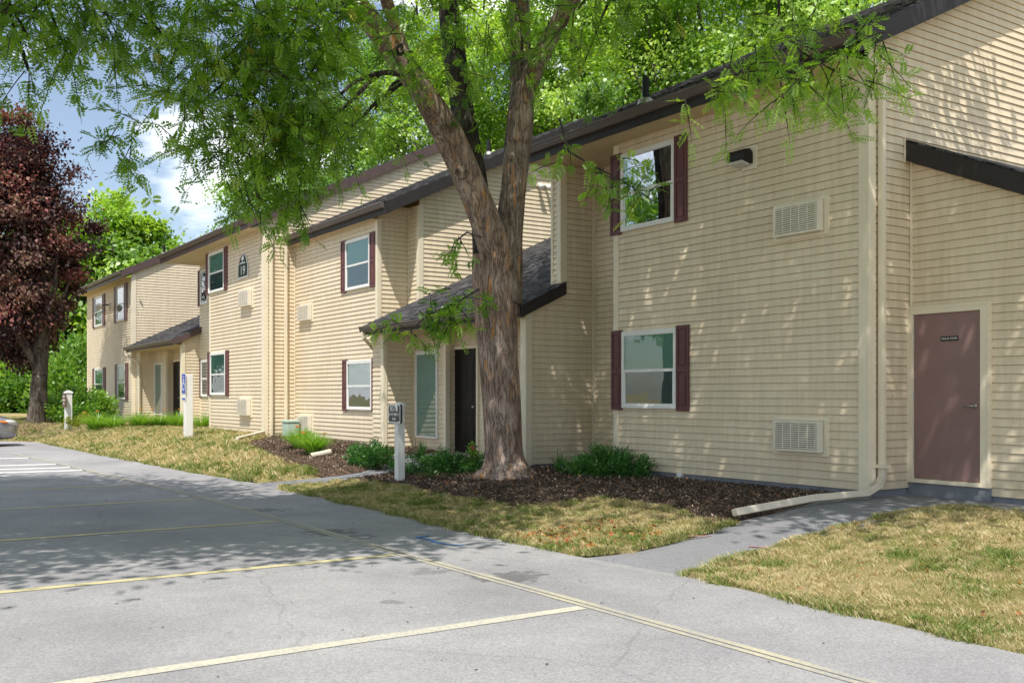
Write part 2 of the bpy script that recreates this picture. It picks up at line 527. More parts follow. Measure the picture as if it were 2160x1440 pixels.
# ------------------------------------------------------------------ mesh helpers
class MB:
    def __init__(s):
        s.v, s.f, s.m = [], [], []

    def quad(s, a, b, c, d, mi=0):
        i = len(s.v)
        s.v += [tuple(a), tuple(b), tuple(c), tuple(d)]
        s.f.append((i, i + 1, i + 2, i + 3))
        s.m.append(mi)

    def poly(s, pts, mi=0):
        i = len(s.v)
        s.v += [tuple(p) for p in pts]
        s.f.append(tuple(range(i, i + len(pts))))
        s.m.append(mi)

    def box(s, x0, x1, y0, y1, z0, z1, mi=0):
        x0, x1 = min(x0, x1), max(x0, x1)
        y0, y1 = min(y0, y1), max(y0, y1)
        z0, z1 = min(z0, z1), max(z0, z1)
        i = len(s.v)
        s.v += [(x0, y0, z0), (x1, y0, z0), (x1, y1, z0), (x0, y1, z0), (x0, y0, z1), (x1, y0, z1), (x1, y1, z1), (x0, y1, z1)]
        for f in ((0, 3, 2, 1), (4, 5, 6, 7), (0, 1, 5, 4), (1, 2, 6, 5), (2, 3, 7, 6), (3, 0, 4, 7)):
            s.f.append(tuple(i + k for k in f))
            s.m.append(mi)

    def prism(s, pts, d, mi=0):
        """extrude closed polygon pts by vector d"""
        d = Vector(d)
        n = len(pts)
        i = len(s.v)
        s.v += [tuple(p) for p in pts] + [tuple(Vector(p) + d) for p in pts]
        s.f.append(tuple(range(i, i + n))); s.m.append(mi)
        s.f.append(tuple(range(i + 2 * n - 1, i + n - 1, -1))); s.m.append(mi)
        for k in range(n):
            s.f.append((i + k, i + n + k, i + n + (k + 1) % n, i + (k + 1) % n)); s.m.append(mi)

    def tube(s, pts, rads, n=8, mi=0, cap=True, wob=0., flare=None, phase=0.):
        pts = [Vector(p) for p in pts]
        up = Vector((1, 0, 0))
        base = len(s.v)
        K = len(pts)
        prev = None
        for k, p in enumerate(pts):
            t = (pts[min(k + 1, K - 1)] - pts[max(k - 1, 0)]).normalized()
            if prev is None:
                a = up - t * up.dot(t)
                if a.length < .1: a = Vector((0, 1, 0)) - t * t.y
            else:
                a = prev - t * prev.dot(t)
            a.normalize()
            prev = a
            b = t.cross(a)
            for j in range(n):
                an = 2 * math.pi * j / n + phase
                r = rads[k]
                dv = a * math.cos(an) + b * math.sin(an)
                if wob:
                    q = p + dv * r
                    r *= 1 + wob * noise.noise((q.x * 3.1, q.y * 3.1, q.z * .8)) + wob * .6 * noise.noise((q.x * 9, q.y * 9, q.z * 2.2))
                if flare:
                    r += flare(k, an, p)
                s.v.append(tuple(p + dv * r))
        for k in range(K - 1):
            for j in range(n):
                a0 = base + k * n + j
                a1 = base + k * n + (j + 1) % n
                s.f.append((a0, a1, a1 + n, a0 + n)); s.m.append(mi)
        if cap:
            s.f.append(tuple(base + j for j in range(n))[::-1]); s.m.append(mi)
            s.f.append(tuple(base + (K - 1) * n + j for j in range(n))); s.m.append(mi)

    def cyl(s, c, axis, r, h, n=20, mi=0):
        c = Vector(c)
        ax = Vector(axis).normalized()
        s.tube([c - ax * h / 2, c + ax * h / 2], [r, r], n, mi)

    def build(s, name, mats, parent=None, smooth=False, bevel=0.):
        me = bpy.data.meshes.new(name)
        o3 = parent_origin(parent)
        me.from_pydata([(v[0] - o3[0], v[1] - o3[1], v[2] - o3[2]) for v in s.v], [], s.f)
        if not isinstance(mats, (list, tuple)): mats = [mats]
        for mm in mats: me.materials.append(mm)
        me.polygons.foreach_set('material_index', s.m)
        if smooth:
            me.polygons.foreach_set('use_smooth', [True] * len(me.polygons))
        me.update()
        o = bpy.data.objects.new(name, me)
        col.objects.link(o)
        if parent: o.parent = parent
        if bevel:
            bv = o.modifiers.new('bevel', 'BEVEL')
            bv.width = bevel
            bv.segments = 2
            bv.limit_method = 'ANGLE'
        return o


def parent_origin(p):
    o = Vector((0, 0, 0))
    while p is not None:
        o = o + Vector(p.location)
        p = p.parent
    return o


def tag(o, label=None, cat=None, group=None, kind=None):
    if label: o['label'] = label
    if cat: o['category'] = cat
    if group: o['group'] = group
    if kind: o['kind'] = kind
    return o


def thing(name, label, cat, loc=(0, 0, 0), group=None):
    o = bpy.data.objects.new(name, None)
    o.empty_display_size = .2
    col.objects.link(o)
    o.location = loc
    return tag(o, label, cat, group)


def copy_tree(o, parent=None):
    c = o.copy()
    col.objects.link(c)
    c.parent = parent
    for ch in [x for x in bpy.data.objects if x.parent == o]:
        copy_tree(ch, c)
    return c


def dup(o, label, loc, scale=None):
    c = copy_tree(o)
    c.location = loc
    c['label'] = label
    if scale: c.scale = (scale,) * 3
    return c


def np_mesh(name, V, nper, mats, attr=None, parent=None, mi=None, faces=None):
    """V (n*nper,3): polygons of nper consecutive vertices"""
    V = np.asarray(V, dtype=np.float32).reshape(-1, 3)
    o3 = parent_origin(parent)
    V = V - np.array(o3, dtype=np.float32)
    nv = len(V)
    nf = nv // nper
    me = bpy.data.meshes.new(name)
    me.vertices.add(nv)
    me.vertices.foreach_set('co', V.ravel())
    me.loops.add(nv)
    me.loops.foreach_set('vertex_index', np.arange(nv, dtype=np.int32))
    me.polygons.add(nf)
    me.polygons.foreach_set('loop_start', np.arange(0, nv, nper, dtype=np.int32))
    if not isinstance(mats, (list, tuple)): mats = [mats]
    for m in mats: me.materials.append(m)
    if mi is not None: me.polygons.foreach_set('material_index', mi.astype(np.int32))
    if attr is not None:
        a = me.attributes.new('rnd', 'FLOAT', 'POINT')
        a.data.foreach_set('value', np.asarray(attr, dtype=np.float32))
    me.update(calc_edges=True)
    me.validate()
    o = bpy.data.objects.new(name, me)
    col.objects.link(o)
    if parent: o.parent = parent
    return o


def unit(a):
    return a / np.maximum(np.linalg.norm(a, axis=-1, keepdims=True), 1e-6)


def rdir(n):
    return unit(rng.normal(size=(n, 3)))


def leaf_quads(P, D, Nn, Ln, Wd):
    """rhombic leaves: P base, D direction, Nn normal-ish, lengths, widths -> (n*4,3)"""
    S = unit(np.cross(D, Nn))
    Ln = np.asarray(Ln).reshape(-1, 1)
    Wd = np.asarray(Wd).reshape(-1, 1)
    up = unit(np.cross(S, D))
    a = P
    b = P + D * Ln * .45 + S * Wd * .5 + up * Wd * .12
    c = P + D * Ln - up * Wd * .2
    d = P + D * Ln * .45 - S * Wd * .5 + up * Wd * .12
    return np.stack([a, b, c, d], 1)


def compound(P, D, U, Ln, npair, ll, lw):
    """pinnate leaves; returns (n*leaflets*4,3)"""
    n = len(P)
    S = unit(np.cross(D, U))
    U2 = unit(np.cross(S, D))
    Ln = np.asarray(Ln).reshape(-1, 1)
    out = []
    for i in range(npair):
        t = .12 + .88 * (i + .5) / npair
        base = P + D * Ln * t + np.array([0, 0, -1.]) * Ln * .2 * t * t
        sc_ = math.sin(math.pi * (.18 + .72 * t)) * .5 + .6
        for sg in (-1, 1):
            dr = unit(S * sg * .88 + D * .42 - U2 * .12 + rng.normal(size=(n, 3)) * .10)
            l_ = ll * sc_
            w_ = lw * sc_
            b = base + dr * l_ * .5 + D * w_ * .5
            c = base + dr * l_
            d = base + dr * l_ * .5 - D * w_ * .5
            out.append(np.stack([base, b, c, d], 1))
    return np.concatenate(out, 1).reshape(-1, 3), npair * 2 * 4


# ------------------------------------------------------------------ ground, lot, paths
def region(name, poly, zoff, mat, step=.5, kind='structure', zflat=None):
    pts = [Vector((p[0], p[1])) for p in poly]
    # densify the outline
    dense = []
    for a, b in zip(pts, pts[1:] + pts[:1]):
        k = max(1, int((b - a).length / step))
        for i in range(k): dense.append(a.lerp(b, i / k))
    nb = len(dense)
    xs = [p.x for p in dense]
    ys = [p.y for p in dense]
    V = list(dense)
    x = min(xs)
    while x < max(xs):
        y = min(ys)
        while y < max(ys):
            V.append(Vector((x + step * .5 + random.uniform(-.1, .1) * step, y + step * .5 + random.uniform(-.1, .1) * step)))
            y += step
        x += step
    res = delaunay_2d_cdt(V, [], [list(range(nb))], 1, 1e-5)
    vo, fo = res[0], res[2]
    me = bpy.data.meshes.new(name)
    me.from_pydata([(v.x, v.y, (gz(v.x, v.y) if zflat is None else zflat) + zoff) for v in vo], [], [tuple(f) for f in fo])
    me.materials.append(mat)
    for p in me.polygons:
        p.use_smooth = True
    me.update()
    cnt = {}
    for p in me.polygons:
        for e in p.edge_keys: cnt[e] = cnt.get(e, 0) + 1
    if zflat is None:
        rim = {v for e, c_ in cnt.items() if c_ == 1 for v in e}
        for v in rim: me.vertices[v].co.z -= zoff + .035
    # normals up
    if me.polygons and sum(p.normal.z for p in me.polygons) < 0: me.flip_normals()
    o = bpy.data.objects.new(name, me)
    col.objects.link(o)
    if kind: o['kind'] = kind
    return o


def inside(poly, X, Y):
    n = len(poly)
    c = np.zeros(X.shape, bool)
    j = n - 1
    for i in range(n):
        xi, yi, xj, yj = poly[i][0], poly[i][1], poly[j][0], poly[j][1]
        with np.errstate(divide='ignore', invalid='ignore'):
            hit = ((yi > Y) != (yj > Y)) & (X < (xj - xi) * (Y - yi) / (yj - yi + 1e-12) + xi)
        c ^= hit
        j = i
    return c


XC = 4.45
stains = [(flat(1080, 1215).x, flat(1080, 1215).y, .55, .85), (flat(700, 1122).x, flat(700, 1122).y, .6, .8),
          (flat(560, 1075).x, flat(560, 1075).y, .5, .7), (flat(760, 1132).x, flat(760, 1132).y, .4, .7),
          (flat(825, 1270).x, flat(825, 1270).y, .18, .6), (flat(900, 1205).x, flat(900, 1205).y, .35, .5)]
M['asphalt'] = asphalt_mat('lot_asphalt', (.255, .248, .258), (.39, .38, .382), stains)

# wide ground sheet to the horizon
gx = [-600, -300, -150, -80, -50, -35] + list(np.arange(-30, 30.1, .75)) + [35, 45, 60, 90, 160, 320, 600]
gy = [-600, -300, -120, -50, -25] + list(np.arange(-15, 70.1, .75)) + [75, 85, 100, 130, 180, 300, 600]
b = MB()
for x in gx:
    for y in gy: b.v.append((x, y, gz(x, y) - .10))
ny = len(gy)
for i in range(len(gx) - 1):
    for j in range(ny - 1):
        b.f.append((i * ny + j, (i + 1) * ny + j, (i + 1) * ny + j + 1, i * ny + j + 1)); b.m.append(0)
tag(b.build('ground', M['lawn'], smooth=True), kind='structure')

edge_line = [(xedge(y), y) for y in np.arange(-14, 35.4, .6)]
far_end = flat(78, 932)
lot_poly = [(-40, -14)] + edge_line + [(far_end.x, far_end.y), (4.3, 37.2), (2.5, 38), (-40, 41)]
region('parking_lot', lot_poly, 0, M['asphalt'], 1.6, zflat=0.)

P_left = [G(1203, 1171), G(1335, 1158), G(1486, 1120), G(1549, 1102), G(1845, 1036)]
P_right = [G(1446, 1214), G(1556, 1183), G(1682, 1139), G(1820, 1104), G(1978, 1073), G(2160, 1076)]
p1 = [(p.x, p.y) for p in P_left] + [(11.3, 7.95), (11.3, 1.5)] + [(10.2, 1.5)] + [(p.x, p.y) for p in reversed(P_right)]
p1[0] = (xedge(p1[0][1]) - .03, p1[0][1])
p1[-1] = (xedge(p1[-1][1]) - .03, p1[-1][1])
region('boiler_room_path', p1, .012, M['path'], .35)
f0, f1 = flat(532, 1016), flat(584, 1027)
p2_far = [(xedge(f0.y), f0.y), (7.2, 16.95), (8.4, 17.1), (9.3, 18.3), (10.9, 18.4)]
p2_near = [(xedge(f1.y), f1.y), (7.2, 15.85), (8.4, 16.0), (9.5, 16.9), (10.9, 16.9)]
region('entrance_path', p2_far + p2_near[::-1], .012, M['path'], .35)

mulch_edge = [G(*p) for p in [(1543, 1104), (1486, 1097), (1404, 1073), (1335, 1063), (1266, 1054), (1178, 1066), (1102, 1071), (1008, 1056), (920, 1046), (857, 1028), (800, 1016)]]
me_ = [(p.x, p.y) for p in mulch_edge]
me_[-1] = (7.1, 15.8)
lawnA = [(xedge(y), y) for y in np.arange(flat(1203, 1171).y, f1.y, .5)] + [(xedge(f1.y), f1.y), (7.05, 15.84)] + me_[::-1] + [(p.x, p.y) for p in P_left[2:0:-1]]
region('lawn', lawnA, .03, M['lawn'], .3)
mulchA = me_ + [(8.4, 15.95), (9.5, 16.85), (10.8, 16.85), (11.4, 14.3), (11.4, 7.9)] + [(P_left[4].x, P_left[4].y), (P_left[3].x, P_left[3].y)]
region('mulch_bed', mulchA, .025, M['mulch'], .25)
lawnB = [(p.x, p.y) for p in P_right] + [(10.15, 1.5), (10.15, -6), (5.72, -6)] + [(xedge(y), y) for y in np.arange(-5, P_right[0].y, .6)]
region('lawn', lawnB, .03, M['lawn'], .3)
mb2 = [G(515, 940), G(545, 950), G(575, 963), G(635, 985), G(661, 997)]
mb2 = [(p.x, p.y) for p in mb2]
mulchB = mb2 + [(7.3, 17.0), (8.4, 17.15), (9.3, 18.35), (11, 18.4), (11, 25.6), (9.5, 25.6)]
region('mulch_bed', mulchB, .025, M['mulch'], .3)
lawnC = [(xedge(y), y) for y in np.arange(f0.y + .05, 35.4, .6)] + [(far_end.x, far_end.y), (4.3, 37.2), (2.5, 38), (-20, 40), (-20, 62), (9.5, 62), (9.2, 41), (10.2, 34), (10.2, 30.3), (9.4, 30.2), (9.4, 25.6)] + mb2 + [(7.2, 17.0)]
region('lawn', lawnC, .03, M['lawn'], .6)


# painted markings, 4 mm proud of the asphalt
def stripe(name, a, b_, w, mat, z=.004, kind='structure'):
    a, b_ = Vector(a), Vector(b_)
    t = (b_ - a).normalized()
    n = Vector((-t.y, t.x)) * w / 2
    mb = MB()
    k = max(1, int((b_ - a).length / .5))
    for i in range(k):
        p, q = a.lerp(b_, i / k), a.lerp(b_, (i + 1) / k)
        j0 = n * random.uniform(.92, 1.06)
        mb.quad((*(p - j0), z), (*(q - j0), z), (*(q + j0), z), (*(p + j0), z))
    return tag(mb.build(name, mat), kind=kind)


curb_pts = [flat(*p) for p in [(1830, 1440), (1250, 1278), (850, 1168), (600, 1098), (434, 1050.7), (190, 993), (29, 956.5)]]
curb_pts = [Vector((4.46, -6, 0))] + curb_pts
mb = MB()
for off, wd in ((-.045, .05), (.03, .06)):
    for a, c in zip(curb_pts, curb_pts[1:]):
        mb.quad((a.x + off - wd / 2, a.y, .004), (a.x + off + wd / 2, a.y, .004), (c.x + off + wd / 2, c.y, .004), (c.x + off - wd / 2, c.y, .004))
tag(mb.build('parking_line', M['curb_line']), kind='structure')
for i, p in enumerate([(1250, 1278), (850, 1168), (600, 1098), (434, 1050.7), (305, 1021)]):
    q = flat(*p)
    stripe('parking_line', (q.x - .09, q.y), (q.x - 6.0, q.y + (.06 if i else -.02)), .105 if i else .12, M['line'] if i == 0 else M['line_y'])
for p in [(190, 991), (168, 985), (137, 978), (76, 965)]:
    q = flat(*p)
    stripe('parking_line', (q.x - .08, q.y), (q.x - 5.5, q.y + .5), .24, M['line_w'])
for i, (x_, y_) in enumerate([(880, 1133), (905, 1140), (935, 1146)]):
    pass
bl = [flat(*p) for p in [(878, 1134), (900, 1137), (925, 1145), (955, 1149), (980, 1149)]]
mb = MB()
for a, c in zip(bl, bl[1:]):
    t = (c - a).normalized(); n = Vector((-t.y, t.x, 0)) * .025
    mb.quad((a - n) + Vector((0, 0, .004)), (c - n) + Vector((0, 0, .004)), (c + n) + Vector((0, 0, .004)), (a + n) + Vector((0, 0, .004)))
a = bl[0]; c = flat(905, 1130); t = (c - a).normalized(); n = Vector((-t.y, t.x, 0)) * .022
mb.quad(a - n + Vector((0, 0, .006)), c - n + Vector((0, 0, .006)), c + n + Vector((0, 0, .006)), a + n + Vector((0, 0, .006)))
tag(mb.build('marking_paint', M['spray_blue']), kind='structure')
for (a, c) in [((1450, 1134), (1500, 1131)), ((1580, 1156), (1625, 1158))]:
    A, B_ = G(*a), G(*c)
    o = stripe('marking_paint', A.xy, B_.xy, .05, M['spray_red'], gz(A.x, A.y) + .022)

# ------------------------------------------------------------------ the apartment building
BLD = thing('apartment_building', 'long two storey beige vinyl sided apartment building with stepped facades and brown trimmed roofs', 'building', (10.4, 20, 0))
EXPO = .102


def clap(axis, plane, lo, hi, z0, z1, name='wall', mat=None, expo=EXPO, flip=1):
    """lapped siding. axis 'X': faces -X, runs along Y. axis 'Y': faces -Y, runs along X. lo/hi: numbers or functions of z"""
    f_lo = lo if callable(lo) else (lambda z: lo)
    f_hi = hi if callable(hi) else (lambda z: hi)
    mb = MB()
    z = z0
    while z < z1 - .005:
        t = min(z + expo, z1)
        l0, h0, l1, h1 = f_lo(z), f_hi(z), f_lo(t), f_hi(t)
        if h0 - l0 > .01:
            if h1 < l1: h1 = l1 = (h1 + l1) / 2

            def P(a, o, zz):
                return (plane - o * flip, a, zz) if axis == 'X' else (a, plane - o * flip, zz)
            g_ = .0055
            mb.quad(P(l0, .019, z), P(h0, .019, z), P(h1, .003, t - g_), P(l1, .003, t - g_))
            mb.quad(P(l0, -.014, z), P(h0, -.014, z), P(h0, .019, z), P(l0, .019, z))
            mb.quad(P(l1, .003, t - g_), P(h1, .003, t - g_), P(h1, -.014, t - g_), P(l1, -.014, t - g_))
            mb.quad(P(l1, -.014, t - g_), P(h1, -.014, t - g_), P(h1, -.014, t), P(l1, -.014, t))
        z = t
    return mb.build(name, mat or M['siding'], BLD)


def cboard(x0, x1, y0, y1, z0, z1, mat='trim', name='corner_board'):
    mb = MB()
    mb.box(x0, x1, y0, y1, z0, z1)
    return mb.build(name, M[mat], BLD, bevel=.004)


def found(axis, plane, lo, hi, z0, z1):
    mb = MB()
    if axis == 'X': mb.box(plane + .008, plane + .2, lo, hi, z0, z1)
    else: mb.box(lo, hi, plane + .008, plane + .2, z0, z1)
    return mb.build('foundation', M['foundation'], BLD)


def window(X, ya, yb, z0, z1, shut=True, sw=.27, kind='blind', rail=True, sl=True, sr=True, ext=(0, 0)):
    """double-hung sash on a -X facing wall between ya (right) and yb (left)"""
    fw = .052
    mb = MB()
    for (a, c) in ((ya, ya + fw), (yb - fw, yb)): mb.box(X - .055, X - .002, a, c, z0, z1)
    mb.box(X - .057, X - .002, ya + fw, yb - fw, z1 - fw * 1.5, z1)
    mb.box(X - .062, X - .002, ya + fw, yb - fw, z0, z0 + fw * .8)
    w = mb.build('window', M['white'], BLD, bevel=.004)
    zm = (z0 + z1) / 2 - .02
    ia, ib = ya + fw, yb - fw
    if rail:
        mb = MB()
        mb.box(X - .048, X - .02, ia, ib, zm - .022, zm + .022)
        mb.box(X - .040, X - .02, ia, ia + .028, z0 + fw * .8, zm - .022)
        mb.box(X - .040, X - .02, ib - .028, ib, z0 + fw * .8, zm - .022)
        mb.box(X - .040, X - .02, ia + .028, ib - .028, z0 + fw * .8, z0 + fw * .8 + .035)
        mb.build('sash', M['white'], w)
    mb = MB()
    gm = M['glass_dark'] if kind == 'mirror' else M['glass']
    def pq(x, u, v): mb.quad((x, ib, u), (x, ia, u), (x, ia, v), (x, ib, v))
    if rail:
        pq(X - .032, zm, z1 - fw * 1.5)
        pq(X - .030, z0 + fw * .8, zm)
    else:
        pq(X - .032, z0 + fw * .8, z1 - fw * 1.5)
    mb.build('pane', gm, w)
    up = {'blind': 'blind', 'mirror': 'dark_room', 'dark': 'blind_dim', 'sheer': 'sheer'}[kind]
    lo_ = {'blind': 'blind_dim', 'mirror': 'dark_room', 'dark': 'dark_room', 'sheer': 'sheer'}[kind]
    mb = MB()
    zz = zm if rail else (z0 + z1) / 2
    mb.quad((X - .0245, ia, zz), (X - .0245, ib, zz), (X - .0245, ib, z1 - fw), (X - .0245, ia, z1 - fw))
    mb.build('blind', M[up], w)
    mb = MB()
    mb.quad((X - .0235, ia, z0 + .02), (X - .0235, ib, z0 + .02), (X - .0235, ib, zz), (X - .0235, ia, zz))
    mb.build('screen', M[lo_], w)
    if shut:
        for side, on in (('r', sr), ('l', sl)):
            if not on: continue
            a, c = (ya - sw, ya - .004) if side == 'r' else (yb + .004, yb + sw)
            mb = MB()
            zb, zt = z0 - .03, z1 + .03
            st = .045
            mb.box(X - .036, X - .018, a, c, zb, zt)
            zc = (zb + zt) / 2 - .02
            for (p, q, u, v) in ((a, a + st, zb, zt), (c - st, c, zb, zt), (a + st, c - st, zb, zb + .06), (a + st, c - st, zt - .06, zt), (a + st, c - st, zc - .04, zc + .04)):
                mb.box(X - .050, X - .0365, p, q, u, v)
            for (u, v) in ((zb + .085, zc - .065), (zc + .065, zt - .085)):
                mb.box(X - .046, X - .0365, a + st + .022, c - st - .022, u, v)
            mb.build('shutter', M['shutter'], BLD, bevel=.006)
    return w


def roof(xe, ze, m, y0, y1, xr, depth=6.2, mat='shingle', fas='fascia', fh=.27, gut=True, gut_y=None, far_rake=True, ridge=True, near_rake=True, eave=True):
    """pitched roof, eave at x=xe (top of deck z=ze) along Y, ridge at xr"""
    zr = ze + m * (xr - xe)
    th = .10
    mb = MB()
    prof = [(xe, ze - th), (xe, ze), (xr, zr), (xr + (depth if ridge else .02), zr - (m * depth if ridge else 0)), (xr + (depth if ridge else .02), zr - th - (m * depth if ridge else 0)), (xr, zr - th)]
    n = len(prof)
    i = len(mb.v)
    mb.v += [(x, y0, z) for x, z in prof] + [(x, y1, z) for x, z in prof]
    for k in range(n):
        kk = (k + 1) % n
        mb.f.append((k, kk, n + kk, n + k)); mb.m.append(0 if k in (0, 1, 2, 3) else 1)
    for (f, r) in (((0, 1, 2, 5), 0), ((5, 2, 3, 4), 0)):
        mb.f.append(tuple(f)); mb.m.append(0)
        mb.f.append(tuple(n + q for q in f[::-1])); mb.m.append(0)
    # laid shingle courses
    x = xe - .02
    ci = 0
    while x < xr - .1:
        y = y0 - .02 + (ci % 2) * .15
        zf = ze + m * (x - xe)
        zbk = zf + m * .15
        while y < y1:
            w = random.uniform(.24, .36)
            yy = min(y + w, y1 + .01)
            d_ = random.uniform(.007, .022)
            x_ = x - random.uniform(0, .014)
            a0, a1 = y + .003, yy - .003
            mb.quad((x_, a0, zf + d_), (x_, a1, zf + d_), (x + .15, a1, zbk + .003), (x + .15, a0, zbk + .003))
            mb.quad((x_, a0, zf - .004), (x_, a1, zf - .004), (x_, a1, zf + d_), (x_, a0, zf + d_))
            if y < y0 + .3: mb.quad((x_, a0, zf - .004), (x_, a0, zf + d_), (x + .15, a0, zbk + .003), (x + .15, a0, zbk - .004))
            y = yy
        x += .14
        ci += 1
    r = mb.build('roof', [M[mat], M['soffit']], BLD)
    # rake boards
    for yy, on in ((y0, near_rake), (y1, far_rake)):
        if not on: continue
        mb = MB()
        d = .028
        y_ = yy - .004 if yy == y0 else yy + .004
        pts = [(xe, y_, ze - fh - .01), (xe, y_, ze - .012), (xr, y_, zr - .012), (xr, y_, zr - fh - .01)]
        mb.prism(pts, (0, -d if yy == y0 else d, 0))
        if ridge:
            pts = [(xr + .003, y_, zr - fh - .01), (xr + .003, y_, zr - .012), (xr + depth, y_, zr - m * depth - .012), (xr + depth, y_, zr - m * depth - fh - .01)]
            mb.prism(pts, (0, -d if yy == y0 else d, 0))
        mb.build('rake_board', M[fas], r, bevel=.004)
    # eave fascia and gutter
    if eave:
        mb = MB()
        mb.box(xe - .002, xe + .025, y0, y1, ze - fh, ze - .012)
        mb.build('eave_board', M[fas], r)
    if gut:
        ga, gb = gut_y or (y0 + .0, y1)
        prof = [(xe - .005, ze - .02), (xe - .125, ze - .02), (xe - .125, ze - .05), (xe - .105, ze - .075), (xe - .105, ze - .10), (xe - .075, ze - .145), (xe - .005, ze - .145)]
        mb = MB()
        mb.prism([(x, ga, z) for x, z in prof], (0, gb - ga, 0))
        mb.build('gutter', M['gutter'], r, bevel=.003)
    return r


def soffit(x0, x1, y0, y1, z):
    mb = MB()
    mb.box(x0, x1, y0, y1, z, z + .02)
    return mb.build('soffit', M['soffit'], BLD)


MP = .482   # roof pitch

# ---- block 1 (nearest) -------------------------------------------------------
X1, Y1 = 10.40, 7.82
Y1e = Yat(1298, X1)
YW = 14.20
XW = Xat(1183, YW)              # front of the wing wall
XALC = Xat(1253, YW)            # alcove wall
YWL = Yat(1165, XW)
zb1 = .345
XE1, ZS1 = 9.90, 5.52
ZE1 = ZS1 + .27
XR1 = 15.8
clap('X', X1, Y1, Y1e, zb1, ZS1 + .05)
clap('X', XALC, Y1e, YW, zb1 - .02, ZS1 + .05)
clap('Y', YW, XW, XALC, zb1 - .02, ZS1 + .05)
clap('X', XW, YW, YWL, 2.9, ZS1 + .05)
# side wall under the rake
line1 = lambda z: max(X1, XE1 + (z - (ZE1 - .12)) / MP)
back1 = lambda z: XR1 + 6 if z < ZE1 + 3 - .4 else XR1 + 6 - max(0, (z - (ZE1 - .12)) / MP - (XR1 - XE1) + 0) if False else min(XR1 + 6, 2 * XR1 - XE1 - (z - (ZE1 - .12)) / MP)
clap('Y', Y1, line1, back1, zb1, ZE1 - .12 + MP * (XR1 - XE1))
found('X', X1, Y1, Y1e, -.1, zb1)
found('X', XALC, Y1e, YW, -.1, zb1 - .02)
found('Y', YW, XW - .8, XALC, -.1, zb1 - .02)
found('Y', Y1, X1, 11.3, -.1, zb1)
cboard(X1 - .028, X1 + .0, Y1 - .001, Y1 + .12, zb1 - .01, ZS1)
cboard(X1 - .026, X1 + .11, Y1 - .03, Y1 - .002, zb1 - .01, ZS1 + .2)
cboard(X1 - .026, X1 - .0, Y1e - .10, Y1e + .02, zb1, ZS1)
cboard(XALC - .045, XALC - .001, YW - .045, YW - .001, zb1, ZS1)
cboard(XW - .028, XW + .11, YW - .028, YW - .001, 3.35, ZS1)
cboard(XW - .027, XW - .002, YW - .0, YW + .09, 3.35, ZS1)
cboard(XW - .027, XW - .002, YWL - .05, YWL + .01, 3.35, ZS1)
soffit(XE1 + .03, XALC + .1, Y1 - .02, YWL + .05, ZS1 + .01)
roof(XE1, ZE1, MP, Y1 - .22, YWL + .12, XR1, fas='fascia_dark')
# hidden return of the wing and rear walls
mb = MB()
mb.quad((XW, YWL, 0), (XR1 + 6, YWL, 0), (XR1 + 6, YWL, ZE1 - .1), (XW, YWL, ZE1 - .1))
mb.poly([(XE1 + .5, YWL + .002, ZE1 + .1), (XR1 + 6, YWL + .002, ZE1 - .1), (XR1, YWL + .002, ZE1 + MP * (XR1 - XE1) - .14)])
mb.quad((XR1 + 6, Y1, 0), (XR1 + 6, YWL, 0), (XR1 + 6, YWL, ZE1 - .1), (XR1 + 6, Y1, ZE1 - .1))
mb.build('rear_wall', M['siding'], BLD)
wz = lambda py, px, X: Zat(py, X, Yat(px, X))
window(X1, Yat(1430, X1), Yat(1316, X1), wz(862, 1430, X1), wz(691, 1430, X1))
window(X1, Yat(1426, X1), Yat(1314, X1), wz(467, 1426, X1), wz(293, 1426, X1), kind='mirror')

# lean-to boiler room
XL = 11.23
ML = .445
ZL = 4.44
YLmin = 3.9
lt = lambda z: max(YLmin, Y1 - (ZL - z) / ML)
clap('X', XL, lt, Y1, zb1 - .02, ZL)
clap('Y', YLmin, XL, 15.2, zb1 - .02, ZL - ML * (Y1 - YLmin) + .1)
found('X', XL, YLmin, Y1, -.1, zb1 - .02)
cboard(XL - .03, XL - .001, Y1 - .045, Y1 - .018, zb1 - .05, ZL + .02)
mb = MB()
za, zb_ = 4.69, 4.69 - ML * (Y1 - YLmin + .35)
mb.prism([(XL - .10, Y1 - .022, za), (XL - .10, YLmin - .35, zb_), (XL - .10, YLmin - .35, zb_ - .09), (XL - .10, Y1 - .022, za - .09)], (4.4, 0, 0))
y = Y1 - .03
k = 0
while y > YLmin - .3:
    zz = za - ML * (Y1 - y)
    mb.prism([(XL - .13 - random.uniform(0, .03), y, zz + .004), (XL - .13, y - .14, zz - ML * .14 + .004), (XL - .13, y - .14, zz - ML * .14 + .022), (XL - .13, y, zz + random.uniform(.012, .03))], (.4, 0, 0))
    y -= .14
lr = mb.build('roof', M['shingle_x'], BLD)
mb = MB()
mb.prism([(XL - .13, Y1 - .024, za - .01), (XL - .13, YLmin - .35, zb_ - .01), (XL - .13, YLmin - .35, zb_ - .25), (XL - .13, Y1 - .024, za - .25)], (.028, 0, 0))
mb.build('rake_board', M['fascia_dark'], lr)
mb = MB()
mb.prism([(XL - .10, Y1 - .024, za - .235), (XL - .10, YLmin - .35, zb_ - .235), (XL - .10, YLmin - .35, zb_ - .25), (XL - .10, Y1 - .024, za - .25)], (.1, 0, 0))
mb.build('soffit', M['soffit'], lr)
# flashing strip where the rake board meets the wall
mb = MB()
mb.box(XL - .15, XL - .132, Y1 - .034, Y1 - .019, za - .27, za + .03)
mb.build('flashing', M['trim'], lr)
